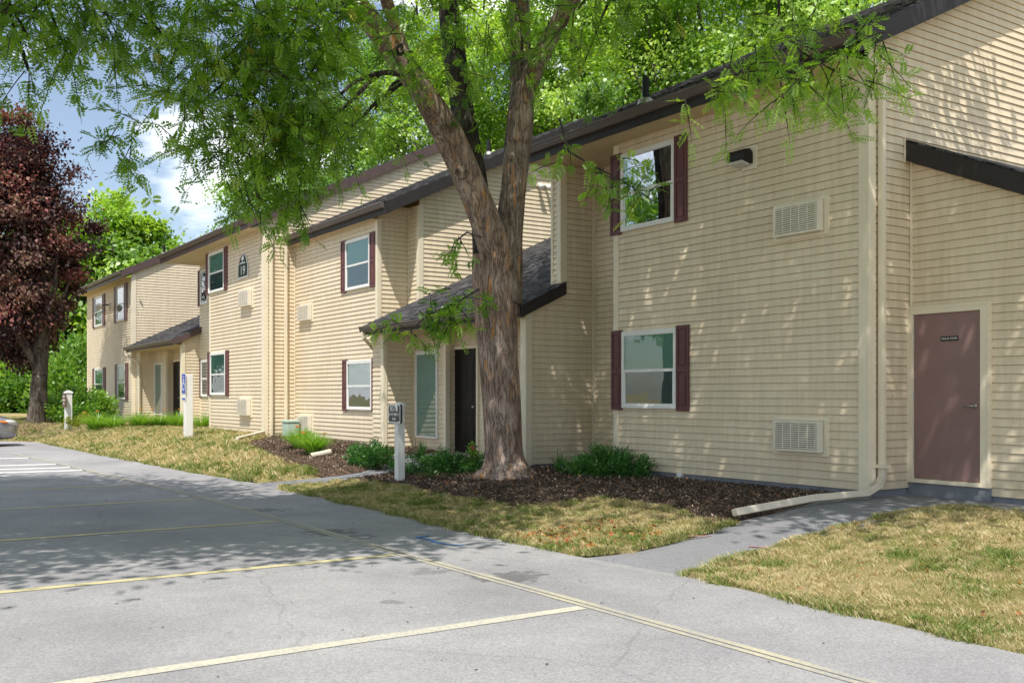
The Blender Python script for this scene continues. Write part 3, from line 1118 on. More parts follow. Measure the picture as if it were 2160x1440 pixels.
# boiler room door
DX = XL - .02
dya, dyb, dz0, dz1 = Yat(2073, XL), Yat(1932, XL), .475, 2.505
mb = MB()
mb.box(DX - .045, DX + .02, dya - .12, dya - .003, dz0 - .06, dz1 + .10)
mb.box(DX - .045, DX + .02, dyb + .003, dyb + .085, dz0 - .06, dz1 + .10)
mb.box(DX - .045, DX + .02, dya - .003, dyb + .003, dz1 + .004, dz1 + .10)
mb.box(DX - .052, DX - .046, dya - .12, dya - .09, dz0 - .06, dz1 + .10)
mb.box(DX - .052, DX - .046, dyb + .06, dyb + .085, dz0 - .06, dz1 + .10)
mb.box(DX - .052, DX - .046, dya - .09, dyb + .06, dz1 + .07, dz1 + .10)
mb.build('door_frame', M['trim'], BLD, bevel=.004)
mb = MB()
mb.box(DX - .018, DX + .01, dya, dyb, dz0, dz1)
dr = mb.build('door', M['door_brown'], BLD, bevel=.004)
dr['label'] = 'brown boiler room door'
mb = MB()
mb.box(DX - .07, DX - .0, dya - .003, dyb + .003, dz0 - .055, dz0 - .008)
mb.build('threshold', M['trim'], dr)
mb = MB()
mb.box(DX - .03, XL + .2, dya - .12, dyb + .085, -.05, dz0 - .061)
mb.build('door_step', M['foundation'], BLD)
hz = Zat(856, XL, Yat(2064, XL))
mb = MB()
hy = dya + .075
mb.cyl((DX - .024, hy, hz), (1, 0, 0), .032, .012, 16)
mb.cyl((DX - .045, hy, hz), (1, 0, 0), .012, .05, 12)
mb.tube([(DX - .065, hy, hz), (DX - .068, hy + .06, hz), (DX - .062, hy + .115, hz - .008)], [.011, .010, .008], 8)
mb.build('handle', M['metal'], dr, smooth=True)


for hz_ in (.3, 1.02, 1.75):
    mb = MB()
    mb.cyl((DX - .024, dyb + .001, dz0 + hz_), (0, 0, 1), .010, .10, 10)
    mb.build('hinge', M['metal'], dr)
mb = MB()
mb.box(DX - .0195, DX - .0182, dya + .03, dyb - .03, dz0 + .01, dz0 + .2)
mb.build('kick_plate', M['door_brown'], dr)


def text_mesh(name, txt, size, mat, parent, origin, udir, vdir, ndir, extr=.001, font_scale=1.0, align='CENTER'):
    cu = bpy.data.curves.new(name, 'FONT')
    cu.body = txt
    cu.size = size
    cu.align_x = align
    cu.align_y = 'CENTER'
    cu.extrude = extr
    cu.resolution_u = 3
    to = bpy.data.objects.new(name + '_tmp', cu)
    col.objects.link(to)
    dg = bpy.context.evaluated_depsgraph_get()
    me = bpy.data.meshes.new_from_object(to.evaluated_get(dg))
    bpy.data.objects.remove(to)
    u, v, n = Vector(udir), Vector(vdir), Vector(ndir)
    o3 = parent_origin(parent)
    for vv in me.vertices:
        c = vv.co.copy()
        vv.co = Vector(origin) + u * c.x * font_scale + v * c.y + n * c.z - o3
    me.materials.clear()
    me.materials.append(mat)
    me.name = name
    o = bpy.data.objects.new(name, me)
    col.objects.link(o)
    o.parent = parent
    return o


sy = (Yat(2024, XL) + Yat(1991, XL)) / 2
szz = Zat(714, XL, sy)
mb = MB()
mb.box(DX - .026, DX - .0185, sy - .115, sy + .115, szz - .028, szz + .028)
pl = mb.build('door_sign', M['sign_black'], dr)
text_mesh('lettering', 'BOILER ROOM', .034, M['sign_white'], dr, (DX - .0275, sy, szz), (0, -1, 0), (0, 0, 1), (-1, 0, 0), .0008, .92)

# ---- block 2 -------------------------------------------------------------------
X2 = 10.08
YN = 20.20                        # side wall
XS = Xat(884, YN)
YJ = Yat(863, XS)
zb2 = .34
X2F = Xat(797, YJ)
X2 = X2F
Y3 = Yat(623, X2)
XE2 = X2 - .22
ZE2 = 5.74
ZS2 = ZE2 - .27
YR2 = YN - .30
XR2 = 15.64
clap('X', X2, YJ, Y3, zb2, ZS2 + .05)
clap('Y', YJ, X2, XS, zb2, ZS2 + .35)
clap('X', XS, YN, YJ, 2.9, ZS2 + .35)
line2 = lambda z: max(XS, XE2 + (z - (ZE2 - .12)) / MP)
back2 = lambda z: min(XR2 + 6, 2 * XR2 - XE2 - (z - (ZE2 - .12)) / MP)
clap('Y', YN, line2, back2, 2.6, ZE2 - .12 + MP * (XR2 - XE2))
cboard(X2 - .028, X2 - .001, YJ + .0, YJ + .09, zb2 - .01, ZS2)
cboard(X2 - .027, X2 + .08, YJ - .028, YJ - .001, zb2 - .01, ZS2 + .02)
cboard(XS - .04, XS - .001, YJ - .05, YJ - .02, 2.9, ZS2 + .3)
cboard(XS - .027, XS + .10, YN - .028, YN - .001, 2.9, ZS2 + .33)
cboard(XS - .028, XS - .001, YN + .0, YN + .08, 2.9, ZS2 + .33)
cboard(X2 - .04, X2 - .018, Y3 - .06, Y3 - .018, zb2, ZS2)
found('X', X2, YJ, Y3, -.1, zb2)
soffit(XE2 + .03, X2 + .05, YJ, Y3 + .0, ZS2 + .01)
# sloping soffit over the jog
mb = MB()
mb.prism([(XE2 + .03, YR2 + .02, ZS2 + .0), (XS + .05, YR2 + .02, ZS2 + MP * (XS + .02 - XE2)), (XS + .05, YR2 + .02, ZS2 + .015 + MP * (XS + .02 - XE2)), (XE2 + .03, YR2 + .02, ZS2 + .015)], (0, YJ - YR2 - .03, 0))
mb.build('soffit', M['soffit'], BLD)
roof(XE2, ZE2, MP, YR2, Y3 - .02, XR2, fas='fascia_dark')
window(X2, Yat(787, X2), Yat(735, X2), wz(865, 787, X2), wz(758, 787, X2))
window(X2, Yat(783, X2), Yat(732, X2), wz(604, 783, X2), wz(494, 783, X2))
mb = MB()
mb.quad((XR2 + 6, YN, 0), (XR2 + 6, Y3, 0), (XR2 + 6, Y3, ZE2 - .1), (XR2 + 6, YN, ZE2 - .1))
mb.build('rear_wall', M['siding'], BLD)

# porch of block 2
XP = Xat(1110, YW)
XEP = Xat(1097, YW - .13)
ZEP = 3.02
YPL = Yat(808, XP)
MPP = .47
zbp = .30


def porch(XEP, XP, ZEP, ya, yb, xtop, ypl, xw, ywr, xd, zb, door, dark=True, step=True, wpx=None, Xa=None, zofs=0., yback=0.):
    """lean-to porch roof with a recessed entry. ya: near side wall, yb: far end of roof, ypl: far post"""
    hf = .20
    r = roof(XEP, ZEP, MPP, ya - .14, yb, Xa, fas='fascia_dark' if dark else 'fascia', fh=hf, ridge=False, far_rake=False)
    roof(Xa + .004, ZEP + MPP * (Xa + .004 - XEP), MPP, yback, yb, xtop, fh=hf, ridge=False, far_rake=False, near_rake=False, eave=False, gut=False)
    zs = ZEP - hf
    soffit(XEP + .03, xd + .1, ya + .0, yb, zs + .012)
    # near side wall below the roof
    line = lambda z: max(XP, XEP + (z - (ZEP - .13)) / MPP)
    clap('Y', ya, line, Xa, zb + zofs, ZEP - .13 + MPP * (Xa - XEP))
    cboard(XP - .028, XP + .10, ya - .03, ya - .002, zb, zs + .08)
    cboard(XP - .03, XP - .002, ya - .0, ya + .14, zb, zs + .01)
    mb = MB()
    mb.quad((XP, ya + .14, zb), (XP, ya, zb), (XP, ya, zs), (XP, ya + .14, zs))
    mb.quad((xd, ya + .14, zb), (XP, ya + .14, zb), (XP, ya + .14, zs), (xd, ya + .14, zs))
    mb.build('wall', M['siding'], BLD)
    # far side wall, window wall, jog, door wall
    clap('Y', ypl, XP + .02, xw, zb, zs + .02)
    clap('X', XP + .02, ypl, yb, zb, zs + .02)
    clap('X', xw, ywr, ypl, zb, zs + .02)
    clap('Y', ywr, xw, xd, zb, zs + .02)
    clap('X', xd, ya + .14, ywr, zb, zs + .02)
    cboard(XP - .01, XP + .09, ypl - .03, ypl - .002, zb, zs + .01)
    cboard(XP - .012, XP + .002, ypl - .0, ypl + .10, zb, zs + .01)
    cboard(xw - .045, xw - .018, ypl - .05, ypl - .018, zb, zs)
    cboard(xw - .028, xw - .001, ywr + .0, ywr + .09, zb, zs)
    cboard(xw - .027, xw + .08, ywr - .028, ywr - .002, zb, zs)
    found('X', xw, ywr, ypl, -.1, zb)
    found('Y', ypl, XP, xw, -.1, zb)
    # entry floor
    mb = MB()
    mb.box(XP + .1, xd + .2, ya + .2, ywr, -.1, zb - .0)
    mb.build('porch_floor', M['concrete'], BLD)
    if step:
        mb = MB()
        mb.box(XP - .28, XP + .098, ya + .5, ywr - .1, -.1, zb - .14)
        mb.build('entry_step', M['concrete'], BLD)
    (dya, dyb, dz0, dz1) = door
    mb = MB()
    mb.box(xd - .05, xd - .001, dyb + .002, dyb + .07, dz0, dz1 + .07)
    mb.box(xd - .05, xd - .001, dya - .07, dya - .002, dz0, dz1 + .07)
    mb.box(xd - .05, xd - .001, dya - .002, dyb + .002, dz1 + .002, dz1 + .07)
    mb.build('door_frame', M['trim'], BLD, bevel=.004)
    mb = MB()
    mb.box(xd - .035, xd - .019, dya, dyb, dz0, dz1)
    w = dyb - dya
    for c in (.2, .5, .8):
        for (u, v) in ((.08, .42), (.5, .92)):
            mb.box(xd - .041, xd - .0355, dya + w * (c - .08), dya + w * (c + .08), dz0 + (dz1 - dz0) * u, dz0 + (dz1 - dz0) * v)
    dd = mb.build('door', M['door_dark'], BLD, bevel=.006)
    dd['label'] = 'dark panelled entrance door'
    mb = MB()
    mb.cyl((xd - .07, dya + .07, dz0 + .95), (1, 0, 0), .028, .05, 14)
    mb.build('handle', M['metal'], dd, smooth=True)
    return r


xw2 = Xat(875, YPL)
ywr2 = Yat(941, xw2)
xd2 = xw2 + .24
dyb2 = Yat(957, xd2)
YRW = Yat(1110, XP)
porch(XEP, XP, ZEP, YW, YN - .01, XR1 - .4, YPL, xw2, ywr2, xd2, zbp, (dyb2 - .97, dyb2, Zat(952, xd2, dyb2), Zat(738, xd2, dyb2)), Xa=XW, zofs=zb1 - .02 - zbp, yback=YWL + .02)
window(xw2, Yat(926, xw2), Yat(880, xw2), Zat(925, xw2, Yat(926, xw2)), Zat(738, xw2, Yat(926, xw2)), shut=False, kind='sheer', rail=False)

# ---- block 3 -------------------------------------------------------------------
X3 = Xat(557, Y3)
Y3e = Yat(443, X3)
zb3 = .41
XE3 = X3 - .46
YE3 = Yat(338, XE3)
YW4 = YE3 - .12
XA3 = Xat(423, YW4)
ZE3 = Zat(488.6, XE3, Yat(450, XE3)) - .02
ZS3 = ZE3 - .27
XR3 = 14.9
clap('X', X3, Y3, Y3e, zb3, ZS3 + .05)
clap('X', XA3, Y3e, YW4, zb3, ZS3 + .05)
line3 = lambda z: max(X3, XE3 + (z - (ZE3 - .12)) / MP)
back3 = lambda z: min(XR3 + 6, 2 * XR3 - XE3 - (z - (ZE3 - .12)) / MP)
clap('Y', Y3, line3, back3, zb3, ZE3 - .12 + MP * (XR3 - XE3))
found('X', X3, Y3, Y3e, -.1, zb3)
found('Y', Y3, X3, X2 + .1, -.1, zb3)
cboard(X3 - .028, X3 - .001, Y3 + .0, Y3 + .13, zb3 - .01, ZS3)
cboard(X3 - .026, X3 + .10, Y3 - .03, Y3 - .002, zb3 - .01, ZS3 + .15)
cboard(X3 - .026, X3 - .001, Y3e - .09, Y3e + .01, zb3, ZS3)
cboard(XA3 - .03, XA3 - .001, YW4 - .09, YW4 + .01, zb3, ZS3)
mb = MB()
mb.quad((X3, Y3e, 0), (XA3, Y3e, 0), (XA3, Y3e, ZS3), (X3, Y3e, ZS3))
mb.build('wall', M['siding'], BLD)
mb = MB()
mb.quad((XA3, YW4, 3), (XA3 + 4, YW4, 3), (XA3 + 4, YW4, ZS3), (XA3, YW4, ZS3))
mb.build('wall', M['siding'], BLD)
soffit(XE3 + .03, XA3 + .06, Y3 - .02, YW4 + .02, ZS3 + .01)
roof(XE3, ZE3, MP, Y3 - .10, YE3, XR3)
window(X3, Yat(478, X3), Yat(446, X3), wz(833, 478, X3), wz(741, 478, X3))
window(X3, Yat(475, X3), Yat(442.5, X3), wz(611, 475, X3), wz(524, 475, X3))
ay = Yat(440, XA3)
window(XA3, Yat(441, XA3), Yat(426.5, XA3), Zat(836, XA3, ay), Zat(758, XA3, ay), kind='dark', sr=False)
window(XA3, Yat(440, XA3), Yat(424.8, XA3), Zat(640, XA3, ay), Zat(566, XA3, ay), kind='dark', sr=False)

# ---- block 4 (farthest) ----------------------------------------------------------
XPQ = Xat(384, YW4)
XEQ = Xat(365, YW4 - .13)
Y4 = Yat(265, XEQ)
X4 = Xat(279, Y4)
Y4e = Yat(185, X4)
zb4 = .45
XE4 = X4 - .42
ZE4 = Zat(569.2, XE4, Yat(258.3, XE4))
ZS4 = ZE4 - .27
XR4 = 15.2
clap('X', X4, Y4, Y4e, zb4, ZS4 + .05)
line4 = lambda z: max(X4, XE4 + (z - (ZE4 - .12)) / MP)
back4 = lambda z: min(XR4 + 6, 2 * XR4 - XE4 - (z - (ZE4 - .12)) / MP)
clap('Y', Y4, line4, back4, zb4, ZE4 - .12 + MP * (XR4 - XE4))
cboard(X4 - .03, X4 - .001, Y4 + .0, Y4 + .14, zb4, ZS4)
cboard(X4 - .028, X4 + .14, Y4 - .03, Y4 - .002, zb4, ZS4 + .15)
cboard(X4 - .03, X4 - .001, Y4e - .1, Y4e, zb4, ZS4)
soffit(XE4 + .03, X4 + .05, Y4 - .02, Y4e + .2, ZS4 + .01)
roof(XE4, ZE4, MP, Y4 - .10, Yat(160, XE4), XR4)
found('X', X4, Y4, Y4e, -.1, zb4)
mb = MB()
mb.quad((X4, Y4e, 0), (XR4 + 6, Y4e, 0), (XR4 + 6, Y4e, ZS4), (X4, Y4e, ZS4))
mb.poly([(X4, Y4e, ZS4), (XR4 + 6, Y4e, ZS4), (XR4, Y4e, ZE4 + MP * (XR4 - XE4) - .13)])
mb.build('rear_wall', M['siding'], BLD)
for (a, c, t, bb) in ((264, 248, 600, 675), (218, 201.5, 622, 686), (266, 250, 768, 842), (219, 201.5, 776, 841)):
    window(X4, Yat(a, X4), Yat(c, X4), wz(bb, a, X4), wz(t, a, X4), sw=.45, kind='blind' if a != 218 else 'dark')
ZEQ = Zat(731, XEQ, Y4 - .3)
YQL = Yat(292, XPQ)
xw4 = Xat(325, YQL)
ywr4 = Yat(350, xw4)
xd4 = xw4 + .3
dyb4 = Yat(366, xd4)
porch(XEQ, XPQ, ZEQ, YW4 + .0, Y4 - .01, XR3 - .5, YQL, xw4, ywr4, xd4, .44, (dyb4 - 1.05, dyb4, .46, 2.75), dark=False, step=False, Xa=XA3, yback=YW4 + .02)
window(xw4, Yat(343, xw4), Yat(328, xw4), Zat(875, xw4, Yat(343, xw4)), Zat(764, xw4, Yat(343, xw4)), shut=False, kind='sheer', rail=False)


# downspouts
def downspout(pts, mat='trim', r=.05, name='downspout'):
    mb = MB()
    mb.tube(pts, [r] * len(pts), 4, phase=math.pi / 4)
    return mb.build(name, M[mat], BLD, bevel=.008)


ge = G(1549, 1098)
ds = downspout([(X1 + .17, Y1 - .075, 5.42), (X1 + .17, Y1 - .075, 3.0), (X1 + .17, Y1 - .075, .62)], r=.050)
mb = MB()
z_ = lambda x, y, o=.06: gz(x, y) + o + .03
mb.tube([(X1 + .17, Y1 - .075, .66), (X1 + .16, Y1 - .08, .50), (X1 + .03, Y1 - .13, .41), (X1 - .25, Y1 - .17, z_(X1 - .25, Y1)), ((X1 + ge.x) / 2, (Y1 - .15 + ge.y) / 2, z_((X1 + ge.x) / 2, 7.6)), (ge.x, ge.y, z_(ge.x, ge.y))], [.054, .054, .054, .056, .058, .058], 4, phase=math.pi / 4)
mb.build('spout_extension', M['pipe'], ds, bevel=.01)
mb = MB()
mb.box(X1 + .09, X1 + .25, Y1 - .14, Y1 - .03, .62, .66)
mb.build('bracket', M['trim'], ds)
dx3 = X3 + .16
ds = downspout([(dx3, Y3 - .085, ZS3 - .1), (dx3, Y3 - .085, 2), (dx3, Y3 - .085, .36)])
e3 = G(500, 934)
mb = MB()
mb.tube([(dx3, Y3 - .085, .44), (dx3 - .03, Y3 - .10, .31), (dx3 - .2, Y3 - .06, gz(dx3, Y3) + .12), (e3.x, e3.y, e3.z + .1)], [.055] * 4, 4, phase=math.pi / 4)
mb.build('spout_extension', M['pipe'], ds, bevel=.01)
xd_ = Xat(602, Y3 - .05)
downspout([(xd_, Y3 - .08, ZS2 - .02), (xd_, Y3 - .08, 2), (xd_, Y3 - .08, .3)])
downspout([(XEP - .06, YN - .12, ZEP - .13), (XEP - .05, YN - .12, ZEP - .26), (X2 - .2, YN + .22, ZEP - .52), (X2 - .09, YN + .32, ZEP - .58), (X2 - .09, YN + .32, .4)], mat='trim')
downspout([(XEQ - .06, Y4 - .25, ZEQ - .13), (XEQ - .05, Y4 - .25, ZEQ - .3), (XPQ - .02, YQL - .06, ZEQ - .62), (XPQ + .0, YQL - .10, ZEQ - .8), (XPQ + .0, YQL - .10, .4)], mat='trim')

# vent pipes through the roofs
for (px, py, yy, xe, ze) in ((1362, 205, 11.6, XE1, ZE1), (1031, 328, 23.0, XE2, ZE2), (346, 525, 44.0, XE4, ZE4)):
    best = min((abs(Zat(py, xx, yy) - 0 - (ze + MP * (xx - xe))) + 0 * abs(xx), xx) for xx in [Xat(px, yy)])
    xx = Xat(px, yy)
    zz = ze + MP * (xx - xe)
    mb = MB()
    mb.cyl((xx, yy, zz + .15), (0, 0, 1), .055, .5, 14)
    vp = mb.build('vent_pipe', M['black'], BLD, smooth=False)
    mb = MB()
    mb.tube([(xx, yy, zz - .02), (xx, yy, zz + .06), (xx, yy, zz + .09)], [.14, .11, .07], 14)
    mb.build('flashing', M['metal'], vp)


# ------------------------------------------------------------------ through-wall air conditioners
def make_ac(loc, label):
    t = thing('air_conditioner', label, 'air conditioner', loc, 'air conditioners set through the walls')
    x, y, z = loc
    w, h = .80, .44
    p = .13
    mb = MB()
    for (a, c, u, v) in ((y - w / 2 - .05, y - w / 2 + .02, z - .03, z + h + .03), (y + w / 2 - .02, y + w / 2 + .05, z - .03, z + h + .03), (y - w / 2 + .02, y + w / 2 - .02, z - .03, z + .02), (y - w / 2 + .02, y + w / 2 - .02, z + h - .02, z + h + .03)):
        mb.box(x - .035, x - .002, a, c, u, v)
    mb.build('sleeve_trim', M['trim'], t, bevel=.004)
    mb = MB()
    fr = .035
    mb.box(x - p, x - .036, y - w / 2 + .021, y - w / 2 + fr + .03, z + .021, z + h - .021)
    mb.box(x - p, x - .036, y + w / 2 - fr - .021, y + w / 2 - .021, z + .021, z + h - .021)
    mb.box(x - p, x - .036, y - w / 2 + fr + .03, y + w / 2 - fr - .021, z + .021, z + .055)
    mb.box(x - p, x - .036, y - w / 2 + fr + .03, y + w / 2 - fr - .021, z + h - .055, z + h - .021)
    mb.build('case', M['ac'], t, bevel=.004)
    mb = MB()
    a0, a1, b0, b1 = y - w / 2 + fr + .032, y + w / 2 - fr - .023, z + .057, z + h - .057
    mb.box(x - p + .03, x - p + .045, a0, a1, b0, b1, 1)
    k = 12
    for i in range(k):
        zz = b0 + (b1 - b0) * (i + .5) / k
        mb.box(x - p - .004, x - p + .012, a0 + .004, a1 - .004, zz - .0085, zz + .0085, 0)
    for i in range(6):
        yy = a0 + (a1 - a0) * i / 5
        yy = min(max(yy, a0 + .008), a1 - .008)
        mb.box(x - p - .008, x - p - .0045, yy - .007, yy + .007, b0, b1, 0)
    mb.build('grille', [M['ac'], M['ac_dark']], t)
    return t


y_ = (Yat(1746, X1) + Yat(1640, X1)) / 2
AC0 = make_ac((X1, y_, Zat(958, X1, Yat(1746, X1))), 'lower beige air conditioner grille near the brown boiler room door, above the mulch')
dup(AC0, 'upper beige air conditioner in the near wall, below right of the black wall light', (X1, y_, Zat(490, X1, Yat(1746, X1))))
y2_ = (Yat(663, X2) + Yat(633, X2)) / 2
dup(AC0, 'lower air conditioner partly hidden behind daylilies beside the pale green utility box', (X2, y2_, Zat(910, X2, y2_)))
dup(AC0, 'upper air conditioner in the recessed middle wall, left of the window with teal blinds', (X2, y2_, Zat(678, X2, y2_)))
y3_ = (Yat(533, X3) + Yat(513, X3)) / 2
dup(AC0, 'lower air conditioner on the projecting bay below the number 19 plaque, above the foundation', (X3, y3_ + .1, Zat(877, X3, y3_)), 1.1)
dup(AC0, 'upper air conditioner directly under the number 19 plaque', (X3, y3_, Zat(648, X3, y3_)), 1.1)

# ------------------------------------------------------------------ wall lights
ly = Yat(1580, X1)
lz = Zat(335, X1, ly)
t = thing('wall_light', 'black wall pack floodlight on the near facade right of the upper window', 'wall light', (X1, ly, lz), 'lights on the walls')
mb = MB()
mb.box(X1 - .035, X1 - .015, ly - .17, ly + .10, lz - .16, lz + .16)
mb.build('back_plate', M['trim'], t, bevel=.004)
mb = MB()
prof = [(-.036, .07), (-.09, .115), (-.20, .095), (-.245, .03), (-.225, -.055), (-.036, -.09)]
mb.prism([(X1 + a, ly - .11, lz + c) for a, c in prof], (0, .30, 0))
mb.build('housing', M['black'], t, bevel=.015)
mb = MB()
mb.prism([(X1 - .225, ly - .08, lz - .058), (X1 - .08, ly - .08, lz - .088), (X1 - .08, ly - .08, lz - .112), (X1 - .21, ly - .08, lz - .088)], (0, .24, 0))
mb.build('lens', M['lens'], t)
lx = Xat(1141, YN)
lz = Zat(390, lx, YN)
t = thing('wall_light', 'small cream twin floodlight high on the sunlit side wall right of the big tree trunk', 'wall light', (lx, YN, lz), 'lights on the walls')
mb = MB()
mb.box(lx - .16, lx + .16, YN - .05, YN - .018, lz - .06, lz + .06)
mb.build('back_plate', M['trim'], t, bevel=.004)
for s in (-1, 1):
    mb = MB()
    mb.tube([(lx + s * .09, YN - .05, lz), (lx + s * .11, YN - .10, lz - .02), (lx + s * .12, YN - .16, lz - .06), (lx + s * .125, YN - .24, lz - .11)], [.03, .04, .06, .075], 12)
    mb.build('lamp_head', M['white'], t, smooth=True)
ly = Yat(232, X4)
lz = Zat(643, X4, ly)
t = thing('wall_light', 'white floodlight between the upper windows of the farthest facade', 'wall light', (X4, ly, lz), 'lights on the walls')
mb = MB()
mb.box(X4 - .05, X4 - .018, ly - .12, ly + .12, lz - .2, lz + .1)
mb.build('back_plate', M['trim'], t)
mb = MB()
mb.tube([(X4 - .05, ly, lz), (X4 - .2, ly + .05, lz), (X4 - .3, ly + .1, lz - .02)], [.03, .03, .03], 8)
mb.build('arm', M['black'], t)
mb = MB()
mb.tube([(X4 - .3, ly + .1, lz - .02), (X4 - .36, ly + .13, lz - .05), (X4 - .52, ly + .18, lz - .14)], [.06, .13, .15], 12)
mb.build('lamp_head', M['white'], t, smooth=True)

# ------------------------------------------------------------------ signs
def arch_outline(w, h, top):
    pts = [(-w / 2, 0), (w / 2, 0), (w / 2, h - top)]
    pts += [(w / 2 - .1 * w, h - top + .01)]
    r = w / 2 - .1 * w
    for i in range(1, 12):
        a = math.pi * i / 12
        pts.append((r * math.cos(a), h - top + .01 + (top - .01) * math.sin(a)))
    pts += [(-w / 2 + .1 * w, h - top + .01), (-w / 2, h - top)]
    return pts


ya, yb = Yat(526, X3), Yat(505, X3)
yc = (ya + yb) / 2
w19 = yb - ya
z0, z1 = Zat(586, X3, yc), Zat(536, X3, yc)
t = thing('building_number_sign', 'dark green arched plaque with white border and the number 19 on the upper facade', 'sign', (X3, yc, z0))
mb = MB()
mb.prism([(X3 - .022, yc - u, z0 + v) for u, v in arch_outline(w19, z1 - z0, (z1 - z0) * .45)], (-.02, 0, 0))
mb.build('border', M['sign_white'], t)
mb = MB()
mb.prism([(X3 - .043, yc - u * .90, z0 + .035 + v * .92) for u, v in arch_outline(w19, z1 - z0, (z1 - z0) * .45)], (-.004, 0, 0))
mb.build('panel', M['sign_green'], t)
text_mesh('lettering', '19', .34, M['sign_white'], t, (X3 - .05, yc, z0 + .19), (0, -1, 0), (0, 0, 1), (-1, 0, 0), .002, 1.25)
mb = MB()   # white tree emblem over a band
zz = z0 + .44
for (u0, u1, v0, v1) in ((-.21, .21, -.05, -.02), (-.02, .02, -.02, .06)):
    mb.box(X3 - .052, X3 - .0475, yc + u0, yc + u1, zz + v0, zz + v1)
mb.prism([(X3 - .0475, yc + u, zz + v) for u, v in ((-.12, .05), (.12, .05), (.07, .14), (.04, .14), (.0, .22), (-.04, .14), (-.07, .14))], (-.0045, 0, 0))
mb.build('emblem', M['sign_white'], t)

# 8578 post sign
sp = G(843, 1016)
t = thing('address_sign', 'white square post carrying a black plaque reading 8578 apartments A-B', 'sign', sp)
mb = MB()
hp = 1.21
hw = .062
mb.box(sp.x - hw, sp.x + hw, sp.y - hw, sp.y + hw, sp.z - .1, sp.z + hp)
mb.build('post', M['white'], t, bevel=.006)
mb = MB()
i = len(mb.v)
c = .075
for (h0, r0) in ((hp + .001, c), (hp + .022, c)):
    mb.v += [(sp.x - r0, sp.y - r0, sp.z + h0), (sp.x + r0, sp.y - r0, sp.z + h0), (sp.x + r0, sp.y + r0, sp.z + h0), (sp.x - r0, sp.y + r0, sp.z + h0)]
mb.v.append((sp.x, sp.y, sp.z + hp + .065))
for f in ((3, 2, 1, 0), (0, 1, 5, 4), (1, 2, 6, 5), (2, 3, 7, 6), (3, 0, 4, 7), (4, 5, 8), (5, 6, 8), (6, 7, 8), (7, 4, 8)):
    mb.f.append(f); mb.m.append(0)
mb.build('cap', M['white'], t)
sx_ = sp.x - hw
zc = Zat(872, sx_, sp.y)
pw, ph = .42, .30


def rrect(w, h, r, n=4, notch=True):
    pts = []
    for (cx_, cy_, a0) in ((w / 2 - r, h / 2 - r, 0), (-w / 2 + r, h / 2 - r, 90), (-w / 2 + r, -h / 2 + r, 180), (w / 2 - r, -h / 2 + r, 270)):
        for i in range(n + 1):
            a = math.radians(a0 + 90 * i / n)
            pts.append((cx_ + r * math.cos(a), cy_ + r * math.sin(a)))
    return pts


mb = MB()
mb.prism([(sx_ - .002, sp.y + u, zc + v) for u, v in rrect(pw, ph, .035)], (-.03, 0, 0))
mb.build('plaque', M['sign_black'], t)
mb = MB()
mb.prism([(sx_ - .0325, sp.y + u, zc + v) for u, v in rrect(pw - .006, ph - .006, .034)], (-.003, 0, 0))
mb.build('border', M['sign_white'], t)
mb = MB()
mb.prism([(sx_ - .036, sp.y + u, zc + v) for u, v in rrect(pw - .045, ph - .04, .03)], (-.003, 0, 0))
mb.build('panel', M['sign_black'], t)
for (s_, sz_, dz_, k_) in (('8578', .125, .075, 1.1), ('APARTMENTS', .062, -.015, .95), ('A-B', .062, -.085, 1.1)):
    text_mesh('lettering', s_, sz_, M['sign_white'], t, (sx_ - .0405, sp.y, zc + dz_), (0, -1, 0), (0, 0, 1), (-1, 0, 0), .001, k_)

# accessible parking sign
hp_ = G(397, 926)
t = thing('accessible_parking_sign', 'tall white post with a blue and white wheelchair parking sign on the lawn', 'sign', hp_)
HH = Zat(790, hp_.x, hp_.y) - hp_.z
mb = MB()
hw = .095
mb.box(hp_.x - hw, hp_.x + hw, hp_.y - hw, hp_.y + hw, hp_.z - .1, hp_.z + HH)
mb.build('post', M['white'], t, bevel=.008)
sx_ = hp_.x - hw
wz_, hz_ = .34, .52
zc = hp_.z + HH - hz_ / 2 + .03
yc = hp_.y + .03
mb = MB()
mb.prism([(sx_ - .006, yc + u, zc + v) for u, v in rrect(wz_, hz_, .03)], (-.006, 0, 0))
mb.build('plate', M['sign_white'], t)
mb = MB()
mb.prism([(sx_ - .0125, yc + u, zc + v) for u, v in rrect(wz_ - .02, hz_ - .02, .025)], (-.002, 0, 0))
mb.build('panel', M['blue'], t)
# wheelchair symbol (u grows to the viewer's right = -Y)
mb = MB()
S_ = .34


def sym(pts):
    mb.prism([(sx_ - .0155, yc - u * S_, zc + v * S_) for u, v in pts], (-.002, 0, 0))


def stroke(a, b_, w):
    d = Vector((b_[0] - a[0], b_[1] - a[1])).normalized()
    n = Vector((-d.y, d.x)) * w / 2
    sym([(a[0] - n.x, a[1] - n.y), (b_[0] - n.x, b_[1] - n.y), (b_[0] + n.x, b_[1] + n.y), (a[0] + n.x, a[1] + n.y)])


